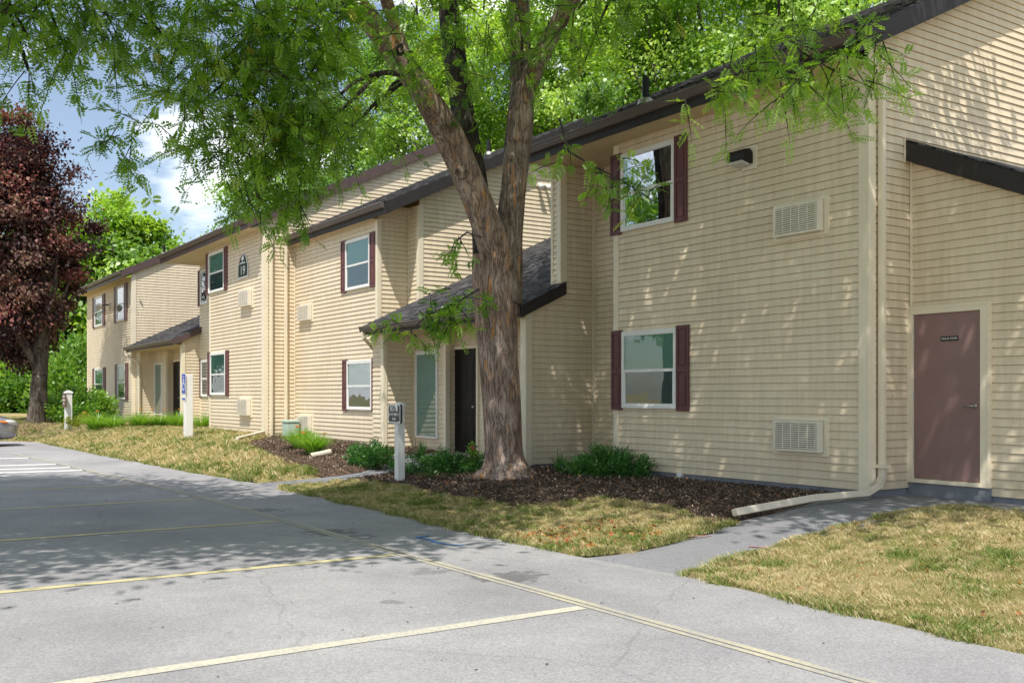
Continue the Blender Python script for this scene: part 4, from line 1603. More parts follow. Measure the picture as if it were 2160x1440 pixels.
sym([(-.08 + .075 * math.cos(i * math.pi / 6), .52 + .075 * math.sin(i * math.pi / 6)) for i in range(12)])
stroke((-.07, .42), (-.03, .02), .10)
stroke((-.06, .24), (.20, .22), .07)
stroke((-.03, .03), (.22, .0), .09)
stroke((.21, .03), (.30, -.33), .09)
stroke((.28, -.31), (.40, -.26), .07)
for i in range(14):
    a0 = math.radians(120 + i * 17.5)
    a1 = math.radians(120 + (i + 1) * 17.5)
    r0, r1 = .27, .34
    sym([(-.02 + r0 * math.cos(a0), -.16 + r0 * math.sin(a0)), (-.02 + r1 * math.cos(a0), -.16 + r1 * math.sin(a0)), (-.02 + r1 * math.cos(a1), -.16 + r1 * math.sin(a1)), (-.02 + r0 * math.cos(a1), -.16 + r0 * math.sin(a1))])
mb.build('wheelchair_symbol', M['sign_white'], t)
mb = MB()
mb.box(sx_ - .012, sx_ - .004, yc - .15, yc + .15, zc - hz_ / 2 - .17, zc - hz_ / 2 - .04)
mb.build('van_plate', M['sign_white'], t)
mb = MB()
mb.box(sx_ - .015, sx_ - .0125, yc - .125, yc + .125, zc - hz_ / 2 - .155, zc - hz_ / 2 - .10)
mb.build('blue_bar', M['blue'], t)

# far post sign
fp = G(144, 907)
t = thing('address_sign', 'white square post with a small brown plaque near the purple maple', 'sign', fp)
HH = Zat(829, fp.x, fp.y) - fp.z
hw = .11
mb = MB()
mb.box(fp.x - hw, fp.x + hw, fp.y - hw, fp.y + hw, fp.z - .1, fp.z + HH)
mb.build('post', M['white'], t, bevel=.008)
mb = MB()
mb.tube([(fp.x, fp.y, fp.z + HH + .001), (fp.x, fp.y, fp.z + HH + .04), (fp.x, fp.y, fp.z + HH + .10)], [.19, .19, .02], 4, phase=math.pi / 4)
mb.build('cap', M['white'], t)
mb = MB()
zc = Zat(844, fp.x, fp.y)
mb.prism([(fp.x - hw - .003, fp.y + u, zc + v) for u, v in rrect(.6, .46, .04)], (-.03, 0, 0))
mb.build('plaque', M['sign_brown'], t)
mb = MB()
for i, w in enumerate((.34, .44, .2)):
    mb.box(fp.x - hw - .036, fp.x - hw - .0335, fp.y - w / 2, fp.y + w / 2, zc + .11 - i * .12, zc + .15 - i * .12)
mb.build('lettering', M['sign_white'], t)

# utility box and loose drain pipe
ub = Vector((X2 - .35, Yat(613, X2 - .35), 0))
ub.z = gz(ub.x, ub.y)
zt = Zat(888, ub.x, ub.y)
t = thing('utility_box', 'pale green utility pedestal against the middle wall above the daylilies', 'utility box', ub)
mb = MB()
mb.box(ub.x - .16, ub.x + .16, ub.y - .2, ub.y + .2, ub.z - .05, zt - .04)
mb.build('body', M['utility'], t, bevel=.02)
mb = MB()
mb.box(ub.x - .18, ub.x + .18, ub.y - .22, ub.y + .22, zt - .039, zt + .03)
mb.build('lid', M['utility'], t, bevel=.02)
a, c = G(655, 969), G(697, 962)
mb = MB()
mb.tube([a + Vector((0, 0, .07)), (a + c) / 2 + Vector((0, 0, .075)), c + Vector((0, 0, .09))], [.06, .06, .06], 12, cap=False)
mb.tube([c + Vector((0, 0, .09)), (a + c) / 2 + Vector((0, 0, .075)), a + Vector((0, 0, .07))], [.05, .05, .05], 12, cap=False)
tag(mb.build('drain_pipe', M['pipe'], smooth=True), 'short white plastic drain pipe lying in the mulch before the clipped yew', 'pipe')
pv = Vector((X1 - .01, Yat(1437, X1), Zat(1001, X1, Yat(1437, X1))))
mb = MB()
mb.cyl((X1 - .02, pv.y, pv.z), (1, 0, 0), .045, .07, 16)
mb.build('pipe_outlet', M['white'], BLD, smooth=False)


# ------------------------------------------------------------------ trees
def branch_curve(a, b_, sag=.0, wob=.15, k=7):
    a, b_ = Vector(a), Vector(b_)
    out = []
    L_ = (b_ - a).length
    o = Vector((random.uniform(0, 99), random.uniform(0, 99), 0))
    for i in range(k + 1):
        t = i / k
        p = a.lerp(b_, t)
        p.z += sag * L_ * 4 * t * (1 - t)
        s = math.sin(math.pi * t) * wob * L_ * .3
        p += Vector((noise.noise((t * 2.2 + o.x, o.y, 0)), noise.noise((t * 2.2, o.x, o.y)), noise.noise((o.y, t * 2.2, o.x)))) * s
        out.append(p)
    return out


class Crown:
    """drooping locust sprays: twigs plus pinnate leaves"""
    def __init__(s):
        s.V, s.R = [], []
        s.tw = MB()

    def sprays(s, C, R, n, down=.3, leafL=.17, npair=6, ll=.052, lw=.025, nleaf=13, length=.6, shell=.0, tone=0.):
        C = np.array(C)
        R = np.array(R)
        u = rdir(n) * (rng.uniform(shell, 1, (n, 1)) ** .5)
        st = C + u * R
        dr = unit(u * .7 + rng.normal(size=(n, 3)) * .55 + np.array([0, 0, -down]))
        ln = length * rng.uniform(.6, 1.25, n)
        for i in range(n):
            p0 = Vector(st[i])
            d = Vector(dr[i])
            pts = []
            for k in range(5):
                t = k / 4
                pts.append(p0 + d * ln[i] * t + Vector((0, 0, -.22 * ln[i] * t * t)))
            s.tw.tube(pts, [.008, .007, .006, .004, .002], 3, cap=False)
        # leaves along
        T = rng.uniform(.05, 1., (n, nleaf))
        P = st[:, None, :] + dr[:, None, :] * (ln[:, None, None] * T[..., None]) + np.array([0, 0, -.22]) * (ln[:, None, None] * T[..., None] ** 2)
        D = unit(dr[:, None, :] * .5 + rng.normal(size=(n, nleaf, 3)) * .65 + np.array([0, 0, -.12]))
        P = P.reshape(-1, 3)
        D = D.reshape(-1, 3)
        U = unit(np.array([0, 0, 1.]) + rng.normal(size=P.shape) * .5)
        LL = leafL * rng.uniform(.6, 1.3, len(P))
        V, k = compound(P, D, U, LL, npair, ll, lw)
        base = np.clip(rng.normal(.42 + tone, .2, n), 0, .95)
        r = np.repeat(base, nleaf) + rng.normal(0, .1, len(P))
        r = np.where(rng.random(len(P)) < .012, 1., np.clip(r, 0, .93))
        s.V.append(V)
        s.R.append(np.repeat(r, k))

    def veil(s, C, R, n, cull=True, size=.22):
        """upper crown above the eye's reach: broad two-blade leaves in clumps"""
        C = np.array(C)
        R = np.array(R)
        nc = max(8, n // 60)
        cu = rdir(nc) * (rng.random((nc, 1)) ** .4)
        cc = C + cu * R
        idx = rng.integers(0, nc, n)
        P = cc[idx] + rng.normal(size=(n, 3)) * np.array([.55, .55, .32])
        if cull:
            px, py, d = proj(P)
            keep = ~((py > -70) & (px > -70) & (px < 2230))
            P = P[keep]
        n = len(P)
        D = unit(rng.normal(size=(n, 3)) + np.array([0, 0, -.4]))
        U = unit(np.array([0, 0, 1.]) + rng.normal(size=P.shape) * .6)
        q = leaf_quads(P, D, U, size * rng.uniform(.7, 1.3, n), size * .42 * rng.uniform(.7, 1.3, n))
        s.V.append(q.reshape(-1, 3))
        s.R.append(np.repeat(np.clip(rng.normal(.45, .2, n), 0, .93), 4))

    def build(s, parent, leafmat, barkmat):
        np_mesh('crown', np.concatenate(s.V), 4, leafmat, np.concatenate(s.R), parent)
        if s.tw.v: tag(s.tw.build('twigs', barkmat, parent), kind='stuff')


# ---- the big honey locust
tb = G(1068, 1008)
TD = dep(tb.x, tb.y)
LOC = thing('honey_locust_tree', 'large honey locust with a thick forked trunk rising from the mulch bed before the entrance', 'tree', tb)


def tp(px, py, dd=0.): return ray(px, py, TD + dd)


pxm = TD / FOC
flr = lambda k, an, p: (max(0, .42 - (p.z - tb.z)) ** 2) * (1.1 + .9 * math.sin(an * 3 + .6) + .6 * math.sin(an * 5 + 2)) * .66
mb = MB()
ctrl = [(1068, 1036, 104), (1069, 1005, 98), (1068, 985, 84), (1064, 950, 80), (1061, 900, 80), (1057, 840, 82), (1051, 760, 84), (1047, 690, 88), (1045, 630, 91), (1044, 580, 94), (1045, 540, 96)]
pts, rad = [], []
for (a, c) in zip(ctrl, ctrl[1:]):
    for i in range(5):
        t = i / 5
        q = [a[j] + (c[j] - a[j]) * t for j in range(3)]
        pts.append(tp(q[0], q[1])); rad.append(q[2] * pxm / 2)
pts.append(tp(1045, 540)); rad.append(48 * pxm)
mb.tube(pts, rad, 40, wob=.05, flare=flr)
trunk = mb.build('trunk', M['bark_locust'], LOC, smooth=True)


def limb(ctrl, mat, n=20, name='limb', parent=LOC):
    mb = MB()
    pts, rad = [], []
    C4 = [ctrl[0]] + ctrl + [ctrl[-1]]
    for k in range(1, len(C4) - 2):
        p0, p1_, p2_, p3 = C4[k - 1], C4[k], C4[k + 1], C4[k + 2]
        for i in range(6):
            t = i / 6
            q = []
            for j in range(4):
                q.append(.5 * ((2 * p1_[j]) + (-p0[j] + p2_[j]) * t + (2 * p0[j] - 5 * p1_[j] + 4 * p2_[j] - p3[j]) * t * t + (-p0[j] + 3 * p1_[j] - 3 * p2_[j] + p3[j]) * t ** 3))
            pts.append(tp(q[0], q[1], q[3])); rad.append(q[2] * pxm / 2)
    e = ctrl[-1]
    pts.append(tp(e[0], e[1], e[3])); rad.append(e[2] * pxm / 2)
    mb.tube(pts, rad, n, wob=.07)
    mb.build(name, mat, parent, smooth=True)
    return pts


# (px, py, width, depth offset)
l1 = limb([(1052, 640, 66, 0), (1050, 560, 66, -.10), (1036, 500, 66, -.2), (1010, 430, 62, -.28), (982, 365, 62, -.36), (945, 285, 62, -.5), (905, 215, 54, -.7), (868, 160, 50, -.9), (800, 70, 46, -1.2), (742, -5, 42, -1.5), (650, -140, 34, -2.), (520, -300, 24, -2.6)], M['bark_locust'])
l2 = limb([(1022, 660, 40, .12), (1020, 580, 44, .16), (1018, 500, 44, .22), (1012, 420, 42, .3), (1000, 350, 46, .35), (985, 280, 50, .42), (968, 180, 50, .5), (955, 90, 48, .6), (946, 0, 44, .7), (940, -150, 36, .9), (960, -330, 24, 1.2)], M['bark_dark'])
l3 = limb([(1068, 640, 66, 0), (1070, 560, 66, 0), (1074, 480, 58, 0), (1082, 410, 54, 0), (1090, 330, 56, .05), (1097, 250, 56, .1), (1100, 190, 50, .2), (1098, 110, 46, .3), (1094, 0, 46, .45), (1085, -150, 36, .7), (1060, -350, 22, 1.)], M['bark_limb'])
l4 = limb([(1094, 300, 44, -.06), (1104, 220, 40, -.1), (1122, 160, 40, -.15), (1148, 105, 38, -.25), (1180, 45, 36, -.4), (1215, -15, 34, -.6), (1290, -120, 28, -1.), (1420, -260, 18, -1.8)], M['bark_locust'])
l5 = limb([(862, 150, 28, -.9), (838, 70, 26, -1.), (815, 0, 24, -1.2), (790, -90, 20, -1.4)], M['bark_locust'], 12)
# pruning scars on the left limb
for (px, py, dd, r) in ((974, 362, -.62, .10), (938, 270, -.75, .075)):
    c = tp(px, py, dd)
    mb = MB()
    d = Vector((-SA, -CA, 0))
    for i, (rr, oo) in enumerate(((r, -.03), (r * .95, .02), (r * .6, .025), (r * .5, -.02))):
        pass
    mb.tube([c - d * .06, c + d * .02, c + d * .03, c + d * .005], [r * 1.05, r, r * .6, r * .5], 14)
    mb.build('branch_scar', M['bark_dark'] if False else M['bark_locust'], LOC, smooth=True)
    mb = MB()
    mb.tube([c + d * .0, c + d * .022], [r * .5, r * .45], 12)
    mb.build('knot_hole', M['dark_room'], LOC)

cr = Crown()
bw = MB()


def blob(px, py, rx, ry, d, n, src=None, **kw):
    c = ray(px, py, d)
    k = d / FOC
    cr.sprays(c, (rx * k * .85, rx * k * .85, ry * k), max(2, int(n * .60)), **kw)
    if src is not None:
        L_ = (Vector(src) - c).length
        pts = branch_curve(src, c, .06, .35, 8)
        bw.tube(pts, [max(.012, .045 - .004 * i) for i in range(9)], 6, cap=False)


A1, A2, A3, A4 = l1[-1], l2[-1], l3[-1], l4[-1]
m1 = tp(742, -5, -1.5)
m0 = tp(868, 160, -.9)
big = dict(nleaf=12, length=.6)
for args in [
    (640, 20, 120, 80, 12.0, 90, m1), (540, 20, 130, 80, 11.6, 75, A1), (480, 120, 120, 80, 11.8, 60, m1), (590, 140, 110, 90, 12.2, 85, m1),
    (660, 120, 90, 90, 12.6, 70, m1), (350, 165, 80, 50, 11.6, 18, A1), (420, 220, 90, 60, 11.8, 38, m1), (290, 270, 60, 30, 11.4, 12, None),
    (560, 240, 100, 80, 12.2, 80, m1), (645, 240, 80, 80, 12.8, 62, m0), (490, 320, 80, 45, 12.2, 34, None), (590, 340, 80, 60, 12.6, 55, m0),
    (620, 410, 50, 40, 12.6, 26, None), (530, 400, 40, 30, 12.2, 14, None), (250, 330, 30, 15, 11.2, 5, None), (720, 290, 60, 60, 15.0, 30, m0),
    (790, 230, 60, 70, 15.4, 26, m0), (850, 100, 50, 40, 12.4, 10, m0), (880, 30, 90, 50, 12.8, 26, A2), (960, 100, 40, 60, 12.9, 12, A2), (985, 200, 25, 40, 15, 8, None),
    (880, 160, 25, 35, 12.6, 3, None), (1020, 20, 100, 50, 15, 34, A3), (1105, 130, 40, 40, 15, 12, A3), (1220, 20, 100, 40, 13.0, 26, A4), (1330, 0, 110, 30, 12.6, 16, A4),
    (1230, 140, 60, 50, 15, 14, A4), (420, -10, 90, 60, 11.4, 34, A1), (740, 60, 40, 60, 15.2, 20, m1)]:
    blob(*args, **big)
# low sprays hanging across the facade
s1 = tp(1240, -60, -1.2)


def hang(path, n, width, **kw):
    """a thin hanging branch with leaves along it; path in view px with depth"""
    P = [ray(*p) for p in path]
    pts = []
    for a, c in zip(P, P[1:]):
        for i in range(4): pts.append(a.lerp(c, i / 4))
    pts.append(P[-1])
    bw.tube(pts, [.016 - .012 * i / len(pts) for i in range(len(pts))], 5, cap=False)
    for i in range(n):
        t = random.uniform(.15, 1)
        q = pts[min(len(pts) - 1, int(t * (len(pts) - 1)))]
        q = q + Vector((random.gauss(0, width), random.gauss(0, width), random.gauss(0, width * .4)))
        cr.sprays(q, (.02, .02, .02), 1, **kw)


kw = dict(nleaf=9, length=.40, leafL=.17, npair=8, ll=.040, lw=.017, tone=.14)
# upper right branch over the eave (grows from another limb of the locust above the frame)
st0 = Vector(A4)
pA = ray(1640, -60, 9.6)
bw.tube(branch_curve(st0, pA, .05, .3, 8), [.035 - .002 * i for i in range(9)], 6, cap=False)
hang([(1640, -60, 9.6), (1645, 60, 9.4), (1690, 110, 9.2), (1760, 150, 9.1), (1850, 190, 9.0)], 28, .14, **kw)
hang([(1645, 60, 9.4), (1600, 120, 9.2), (1540, 170, 9.1), (1480, 200, 9.0)], 24, .12, **kw)
hang([(1690, 110, 9.2), (1690, 170, 9.1), (1650, 215, 9.0)], 15, .12, **kw)
hang([(1760, 120, 9.2), (1800, 90, 9.1), (1860, 85, 9.0)], 14, .10, **kw)
kw2 = dict(nleaf=9, length=.4, leafL=.15, tone=.05)
hang([(1180, 250, 12.6), (1200, 320, 12.5), (1250, 350, 12.4), (1310, 380, 12.4), (1380, 425, 12.3)], 18, .14, **kw2)
hang([(1015, 500, 13.2), (985, 490, 13.1), (960, 510, 13.0), (945, 545, 13.0)], 6, .08, nleaf=6, length=.3, leafL=.13)
hang([(1010, 610, 13.1), (960, 640, 13.0), (900, 665, 12.9), (850, 715, 12.8)], 22, .13, **kw2)
hang([(960, 640, 13.0), (930, 680, 12.9)], 6, .10, **kw2)
# the rest of the crown above
cr.veil((6.9, 8.2, 9.6), (5.0, 5.4, 2.2), 17000)
cr.veil((7.8, 5.4, 8.4), (3.2, 3.2, 1.4), 7500)
cr.veil((8.5, 12.5, 10.5), (4.5, 4, 1.8), 6000)
cr.build(LOC, M['leaf_locust'], M['bark_dark'])
bw.build('branches', M['bark_dark'], LOC)
# high limbs feeding the upper crown
mb = MB()
for e in (A1, A2, A3, A4):
    for _ in range(4):
        q = Vector((6.9 + random.uniform(-5, 5), 10.6 + random.uniform(-5, 5), random.uniform(8.8, 11)))
        mb.tube(branch_curve(e, q, .05, .3, 7), [.07 - .008 * i for i in range(8)], 6, cap=False)
mb.build('upper_limbs', M['bark_dark'], LOC)

# ---- second locust standing left of the view, its crown reaching over the stalls
LB = thing('honey_locust_tree', 'honey locust whose hanging foliage fills the upper left corner over the parking stalls', 'tree', (-2.2, 11.2, 0))
mb = MB()
mb.tube(branch_curve((-2.2, 11.2, -.1), (-2.0, 11.1, 5.2), 0, .15, 10), [.42, .34, .31, .30, .29, .28, .27, .26, .26, .26, .27], 20, wob=.06)
mb.build('trunk', M['bark_locust'], LB, smooth=True)
mb = MB()
for a in range(9):
    an = a * 2 * math.pi / 9 + .3
    q = Vector((-1.9 + 3.8 * math.cos(an), 11 + 4.8 * math.sin(an), random.uniform(7.5, 10)))
    mb.tube(branch_curve((-2.0, 11.1, 4.9), q, .08, .3, 8), [.16 - .016 * i for i in range(9)], 8, cap=False)
cr = Crown()
bw = mb
for args in [(50, 0, 110, 50, 10.6, 46), (170, 20, 100, 50, 10.8, 36), (60, 80, 70, 35, 10.6, 16), (285, 10, 80, 50, 11, 26), (230, 100, 60, 30, 11, 12),
             (140, 110, 50, 25, 10.8, 10), (20, 50, 50, 40, 10.4, 14), (340, 70, 60, 40, 11.2, 14), (60, 150, 30, 15, 10.6, 5)]:
    blob(*args[:6], src=(0.3, 12.3, 8.2), nleaf=13, length=.5)
cr.veil((-2.2, 11.6, 8.7), (3.9, 6.0, 1.9), 44000)
cr.veil((1.4, 8.2, 8.4), (2.3, 2.6, 1.0), 14000)
cr.build(LB, M['leaf_locust'], M['bark_dark'])
bw.build('branches', M['bark_dark'], LB)


# ---- woodland and maple
def leafy_tree(name, label, cat, base, H, R, zc, rz, n, size, leaf, bark, group=None, tr=.25, nclump=70, spread=.16, bottom=-.9, wide=.62, seed=None, shift=None, lobe=.22):
    base = Vector(base)
    t = thing(name, label, cat, base, group)
    mb = MB()
    fork = base + Vector((random.uniform(-.3, .3), random.uniform(-.3, .3), max(1.2, (zc - rz) * .9 - base.z)))
    mb.tube(branch_curve(base - Vector((0, 0, .1)), fork, 0, .12, 8), [tr * (1.35 if i == 0 else 1 - .03 * i) for i in range(9)], 14, wob=.06)
    mb.build('trunk', bark, t, smooth=True)
    C = np.array([base.x, base.y, zc]) + (np.array([shift.x, shift.y, 0]) if shift else 0)
    u = rdir(nclump)
    u[:, 2] = np.clip(u[:, 2], bottom, 1)
    rad = rng.uniform(.45, 1.0, (nclump, 1)) ** .6
    # lobed outline
    lob = 1 + lobe * np.sin(3.1 * np.arctan2(u[:, 1], u[:, 0]) + rng.uniform(0, 6)) * (1 - np.abs(u[:, 2])) + rng.normal(0, .09 + lobe * .3, nclump)
    prof = np.where(u[:, 2] > 0, 1 - .25 * u[:, 2], 1 - .1 * np.abs(u[:, 2]))
    cc = C + u * rad * np.stack([R * lob * prof, R * lob * prof, rz * (1 + rng.normal(0, .06, nclump))], 1)
    mb = MB()
    for i in rng.choice(nclump, min(nclump, 26), replace=False):
        q = Vector(cc[i])
        mb.tube(branch_curve(fork if random.random() < .6 else fork + Vector((0, 0, rz * .5 * random.random())), q, .05, .3, 6), [tr * .38 * (1 - .13 * k) for k in range(7)], 6, cap=False)
    mb.tube(branch_curve(fork, (base.x, base.y, zc + rz * .7), 0, .2, 7), [tr * (.75 - .09 * k) for k in range(8)], 10)
    mb.build('limbs', bark, t)
    w = rng.uniform(.5, 1.5, nclump)
    idx = rng.choice(nclump, n, p=w / w.sum())
    csz = rng.uniform(.6, 1.35, nclump)
    off = rng.normal(size=(n, 3)) * np.array([1, 1, wide]) * (R * spread) * csz[idx][:, None]
    # clumps are layered: leaves gather on the clump's upper outer face
    P = cc[idx] + off
    outw = unit(P - C)
    D = unit(outw * .6 + rng.normal(size=(n, 3)) * .7 + np.array([0, 0, -.35]))
    U = unit(np.array([0, 0, .8]) + outw * .5 + rng.normal(size=(n, 3)) * .45)
    sz = size * rng.uniform(.6, 1.35, n)
    q = leaf_quads(P, D, U, sz, sz * rng.uniform(.5, .8, n))
    tone = np.clip(rng.normal(.5, .28, nclump), .0, 1)
    r = np.clip(tone[idx] + rng.normal(0, .14, n), 0, 1)
    np_mesh('crown', q.reshape(-1, 3), 4, leaf, np.repeat(r, 4), t)
    return t


wood = 'trees behind the building'
for i, (x, y, H, R, zc, rz, n, lf, lab) in enumerate([
        (27.0, 12.5, 19, 5.2, 12.5, 7.5, 26000, 'leaf_bg', 'bright green woodland tree showing above the near roof at the upper right corner'),
        (25.0, 19.5, 18, 5.0, 11.5, 7.5, 34000, 'leaf_bg', 'bright green tree above the highest stretch of the near roof'),
        (24.5, 25.5, 19, 4.6, 12, 7.5, 34000, 'leaf_bg', 'bright leafy tree behind the near roof above the vent pipe'),
        (24.0, 31.0, 19, 4.6, 12, 7.5, 32000, 'leaf_bg', 'bright green tree seen right of the forked trunk beyond the roof peak'),
        (22.5, 35.5, 19, 4.6, 12, 7.0, 30000, 'leaf_bg', 'tree filling the gap between the forked limbs above the roofs'),
        (21.0, 40.5, 18, 4.8, 11.5, 7.0, 30000, 'leaf_bg2', 'darker woodland tree left of the leaning limb behind the middle roof'),
        (19.5, 46.5, 16, 4.4, 10.5, 6.0, 24000, 'leaf_bg2', 'woodland tree behind the hanging locust foliage above the number 19 block'),
        (31.0, 27.0, 22, 6.0, 14, 8.0, 22000, 'leaf_bg2', 'taller tree standing farther back behind the roof trees')]):
    leafy_tree('woodland_tree', lab, 'tree', (x, y, .3), H, R, zc, rz, int(n * 2.4), .15, M[lf], M['bark_grey'], wood, .24, 120, .115)
leafy_tree('woodland_tree', 'tree across the parking stalls mirrored in the upper near window', 'tree', (-7.5, 29, 0), 10, 3.4, 7.2, 3.6, 9000, .3, M['leaf_bg2'], M['bark_grey'], None, .25, 60, .16)
far = 'trees beyond the end of the building'
for i, (px, d, R, zc, rz, n, lf, lab) in enumerate([
        (255, 62, 4.0, 8.2, 5.3, 22000, 'leaf_bg', 'round bright green tree beyond the far end of the building'),
        (330, 66, 3.0, 7.6, 4.8, 13000, 'leaf_bg', 'lower green tree showing just above the far roof beside the cloud'),
        (160, 60, 3.6, 7.0, 6.0, 20000, 'leaf_bg', 'green tree between the purple maple and the far facade'),
        (70, 66, 4.2, 7.5, 5.5, 14000, 'leaf_bg2', 'green tree directly behind the purple maple trunk'),
        (-30, 66, 4.2, 7.5, 5.5, 12000, 'leaf_bg2', 'green tree at the left edge behind the grey car')]):
    q = ray(px, 860, d)
    leafy_tree('woodland_tree', lab, 'tree', (q.x, q.y, gz(q.x, q.y)), 14, R, zc, rz, n, .34, M[lf], M['bark_grey'], far, .26, 70, .16)
mp = G(76, 893)
md = dep(mp.x, mp.y)
mt, mbm = EYE + 650 * md / FOC, EYE + 20 * md / FOC
leafy_tree('purple_maple_tree', 'tall maple with dark purple foliage at the left edge', 'tree', mp, 14, 112 * md / FOC, (mt + mbm) / 2, (mt - mbm) / 2 * .88, 80000, .14, M['leaf_red'], M['bark_grey'], None, .36, 230, .16, -.98, shift=(ray(38, 500, md) - ray(76, 500, md)), lobe=.28)


# ------------------------------------------------------------------ shrubs and perennials
def shrub(name, label, cat, c, rx, ry, h, n, leaf, size, group=None, ratio_=.3, up=.6):
    c = Vector(c)
    t = thing(name, label, cat, c, group)
    mb = MB()
    for i in range(9):
        an = random.uniform(0, 6.28)
        e = c + Vector((rx * .7 * math.cos(an), ry * .7 * math.sin(an), h * random.uniform(.4, .8)))
        mb.tube([c - Vector((0, 0, .05)), c.lerp(e, .5) + Vector((0, 0, .05)), e], [.018, .012, .006], 5, cap=False)
    mb.build('stems', M['bark_dark'], t)
    nc = 70
    u = rdir(nc)
    u[:, 2] = np.abs(u[:, 2])
    lump = 1 + rng.normal(0, .13, (nc, 1))
    cc = u * lump * np.array([rx, ry, h]) * rng.uniform(.55, 1, (nc, 1))
    idx = rng.integers(0, nc, n)
    P = np.array(c) + cc[idx] + rng.normal(size=(n, 3)) * np.array([rx, ry, h]) * .11
    P[:, 2] = np.maximum(P[:, 2], c.z + .02)
    out = unit(P - np.array(c))
    D = unit(out + rng.normal(size=(n, 3)) * .6 + np.array([0, 0, up]) * .4)
    U = unit(rng.normal(size=(n, 3)) + np.array([0, 0, .6]))
    sz = size * rng.uniform(.6, 1.3, n)
    q = leaf_quads(P, D, U, sz, sz * ratio_)
    tone = np.clip(rng.normal(.45, .22, nc), 0, 1)
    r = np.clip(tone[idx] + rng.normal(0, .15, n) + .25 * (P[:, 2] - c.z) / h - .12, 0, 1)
    np_mesh('foliage', q.reshape(-1, 3), 4, leaf, np.repeat(r, 4), t)
    return t


yew = 'low yew shrubs in the mulch beds'
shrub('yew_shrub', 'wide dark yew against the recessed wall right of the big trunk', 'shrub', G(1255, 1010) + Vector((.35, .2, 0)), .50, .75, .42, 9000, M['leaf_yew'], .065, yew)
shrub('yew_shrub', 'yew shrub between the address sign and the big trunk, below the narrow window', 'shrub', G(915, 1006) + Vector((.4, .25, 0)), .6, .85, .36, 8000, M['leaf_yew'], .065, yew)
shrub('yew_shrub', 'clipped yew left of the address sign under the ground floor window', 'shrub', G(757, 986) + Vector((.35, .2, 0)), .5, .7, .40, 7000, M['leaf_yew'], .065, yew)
shrub('green_shrub', 'large dark leafy bush at the far corner of the building', 'shrub', G(150, 893) + Vector((.6, 1.2, 0)), 1.2, 1.7, 1.3, 9000, M['leaf_bg2'], .16, None, .5)
shrub('golden_shrub', 'small yellow green shrub beside the far post sign', 'shrub', G(166, 902) + Vector((.2, .2, 0)), .5, .6, .42, 4000, M['leaf_gold'], .08, None, .45)
und = 'undergrowth bushes at the wood edge'
for i, (px, d, rx, h, lab) in enumerate([(-20, 58, 3.2, 2.6, 'dark undergrowth bush behind the grey car'), (50, 60, 3., 3.2, 'undergrowth bush left of the purple maple trunk'), (110, 58, 2.6, 3.0, 'undergrowth bush right of the purple maple trunk'), (165, 56, 2.4, 4.2, 'tall undergrowth bush against the far corner of the building'), (-110, 60, 3., 3., 'undergrowth bush past the left edge of the wood')][:4]):
    q = ray(px, 880, d)
    shrub('undergrowth_bush', lab, 'shrub', (q.x, q.y, gz(q.x, q.y)), rx, rx, h, 9000, M['leaf_bg2'], .26, und, .6)


def lily(label, c, h, spread, n, leaf='leaf_lily', flowers=2, group='daylily clumps along the building', name='daylily_clump'):
    c = Vector(c)
    t = thing(name, label, 'plant', c, group)
    V, R_ = [], []
    for i in range(n):
        an = random.uniform(0, 6.283)
        r0 = random.uniform(0, spread * .25)
        L_ = h * random.uniform(.8, 1.35)
        out = Vector((math.cos(an), math.sin(an), 0))
        lean = random.uniform(.15, 1.)
        side = Vector((-math.sin(an), math.cos(an), 0)) * random.uniform(.008, .013)
        prev = None
        rr = random.random()
        for k in range(6):
            s_ = k / 5
            p = c + out * (r0 + spread * lean * s_ ** 1.6) + Vector((0, 0, L_ * (s_ - .42 * lean * s_ ** 2.4)))
            w = side * (1 - s_ * .9)
            if prev is not None:
                V += [prev[0] - prev[1], p - w, p + w, prev[0] + prev[1]]
                R_ += [rr] * 4
            prev = (p, w)
    np_mesh('foliage', np.array(V), 4, M[leaf], np.array(R_), t)
    for i in range(flowers):
        an = random.uniform(0, 6.28)
        top = c + Vector((math.cos(an) * spread * .4, math.sin(an) * spread * .4, h * random.uniform(1.0, 1.2)))
        V = []
        for k in range(6):
            a2 = k * math.pi / 3
            d = Vector((math.cos(a2), math.sin(a2), .55))
            s_ = Vector((-math.sin(a2), math.cos(a2), 0)) * .018
            V += [top, top + d * .04 + s_, top + d * .075, top + d * .04 - s_]
        mb = MB()
        mb.tube([c, c.lerp(top, .5) + Vector((0, 0, .03)), top], [.005, .004, .004], 4, cap=False)
        st = mb.build('flower_stalk', M['leaf_yew'], t)
        np_mesh('flower', np.array(V), 4, M['flower'], np.full(len(V), random.random()), st)
    return t


lily('tall dense daylily clump below the pale green utility box', G(622, 950) + Vector((.2, .15, 0)), .44, .62, 700, 'leaf_lily', 2)
lily('yellowing daylily clump at the front of the mulch bed before the middle wall', G(662, 958), .40, .60, 560, 'leaf_lily', 2)
lily('daylily clump at the far facade corner below its lower windows', G(205, 908), .55, 1.0, 520)
lily('second daylily clump from the far corner, left of the far porch', G(240, 905), .42, .9, 400, flowers=0)
lily('daylily clump under the gutter end of the far porch', G(296, 903), .52, .95, 480)
lily('daylily clump before the narrow window of the far porch', G(335, 902), .42, .95, 420, flowers=0)
lily('daylily clump just left of the wheelchair sign post', G(374, 903), .52, .95, 480)
lily('daylily clump just right of the wheelchair sign post', G(430, 905), .46, .85, 400, flowers=0)
lily('small grassy tuft against the porch wall behind the address sign', G(872, 968) + Vector((.3, .2, 0)), .32, .22, 70, 'leaf_yew', 0, 'grassy tufts by the yews', 'grass_tuft')
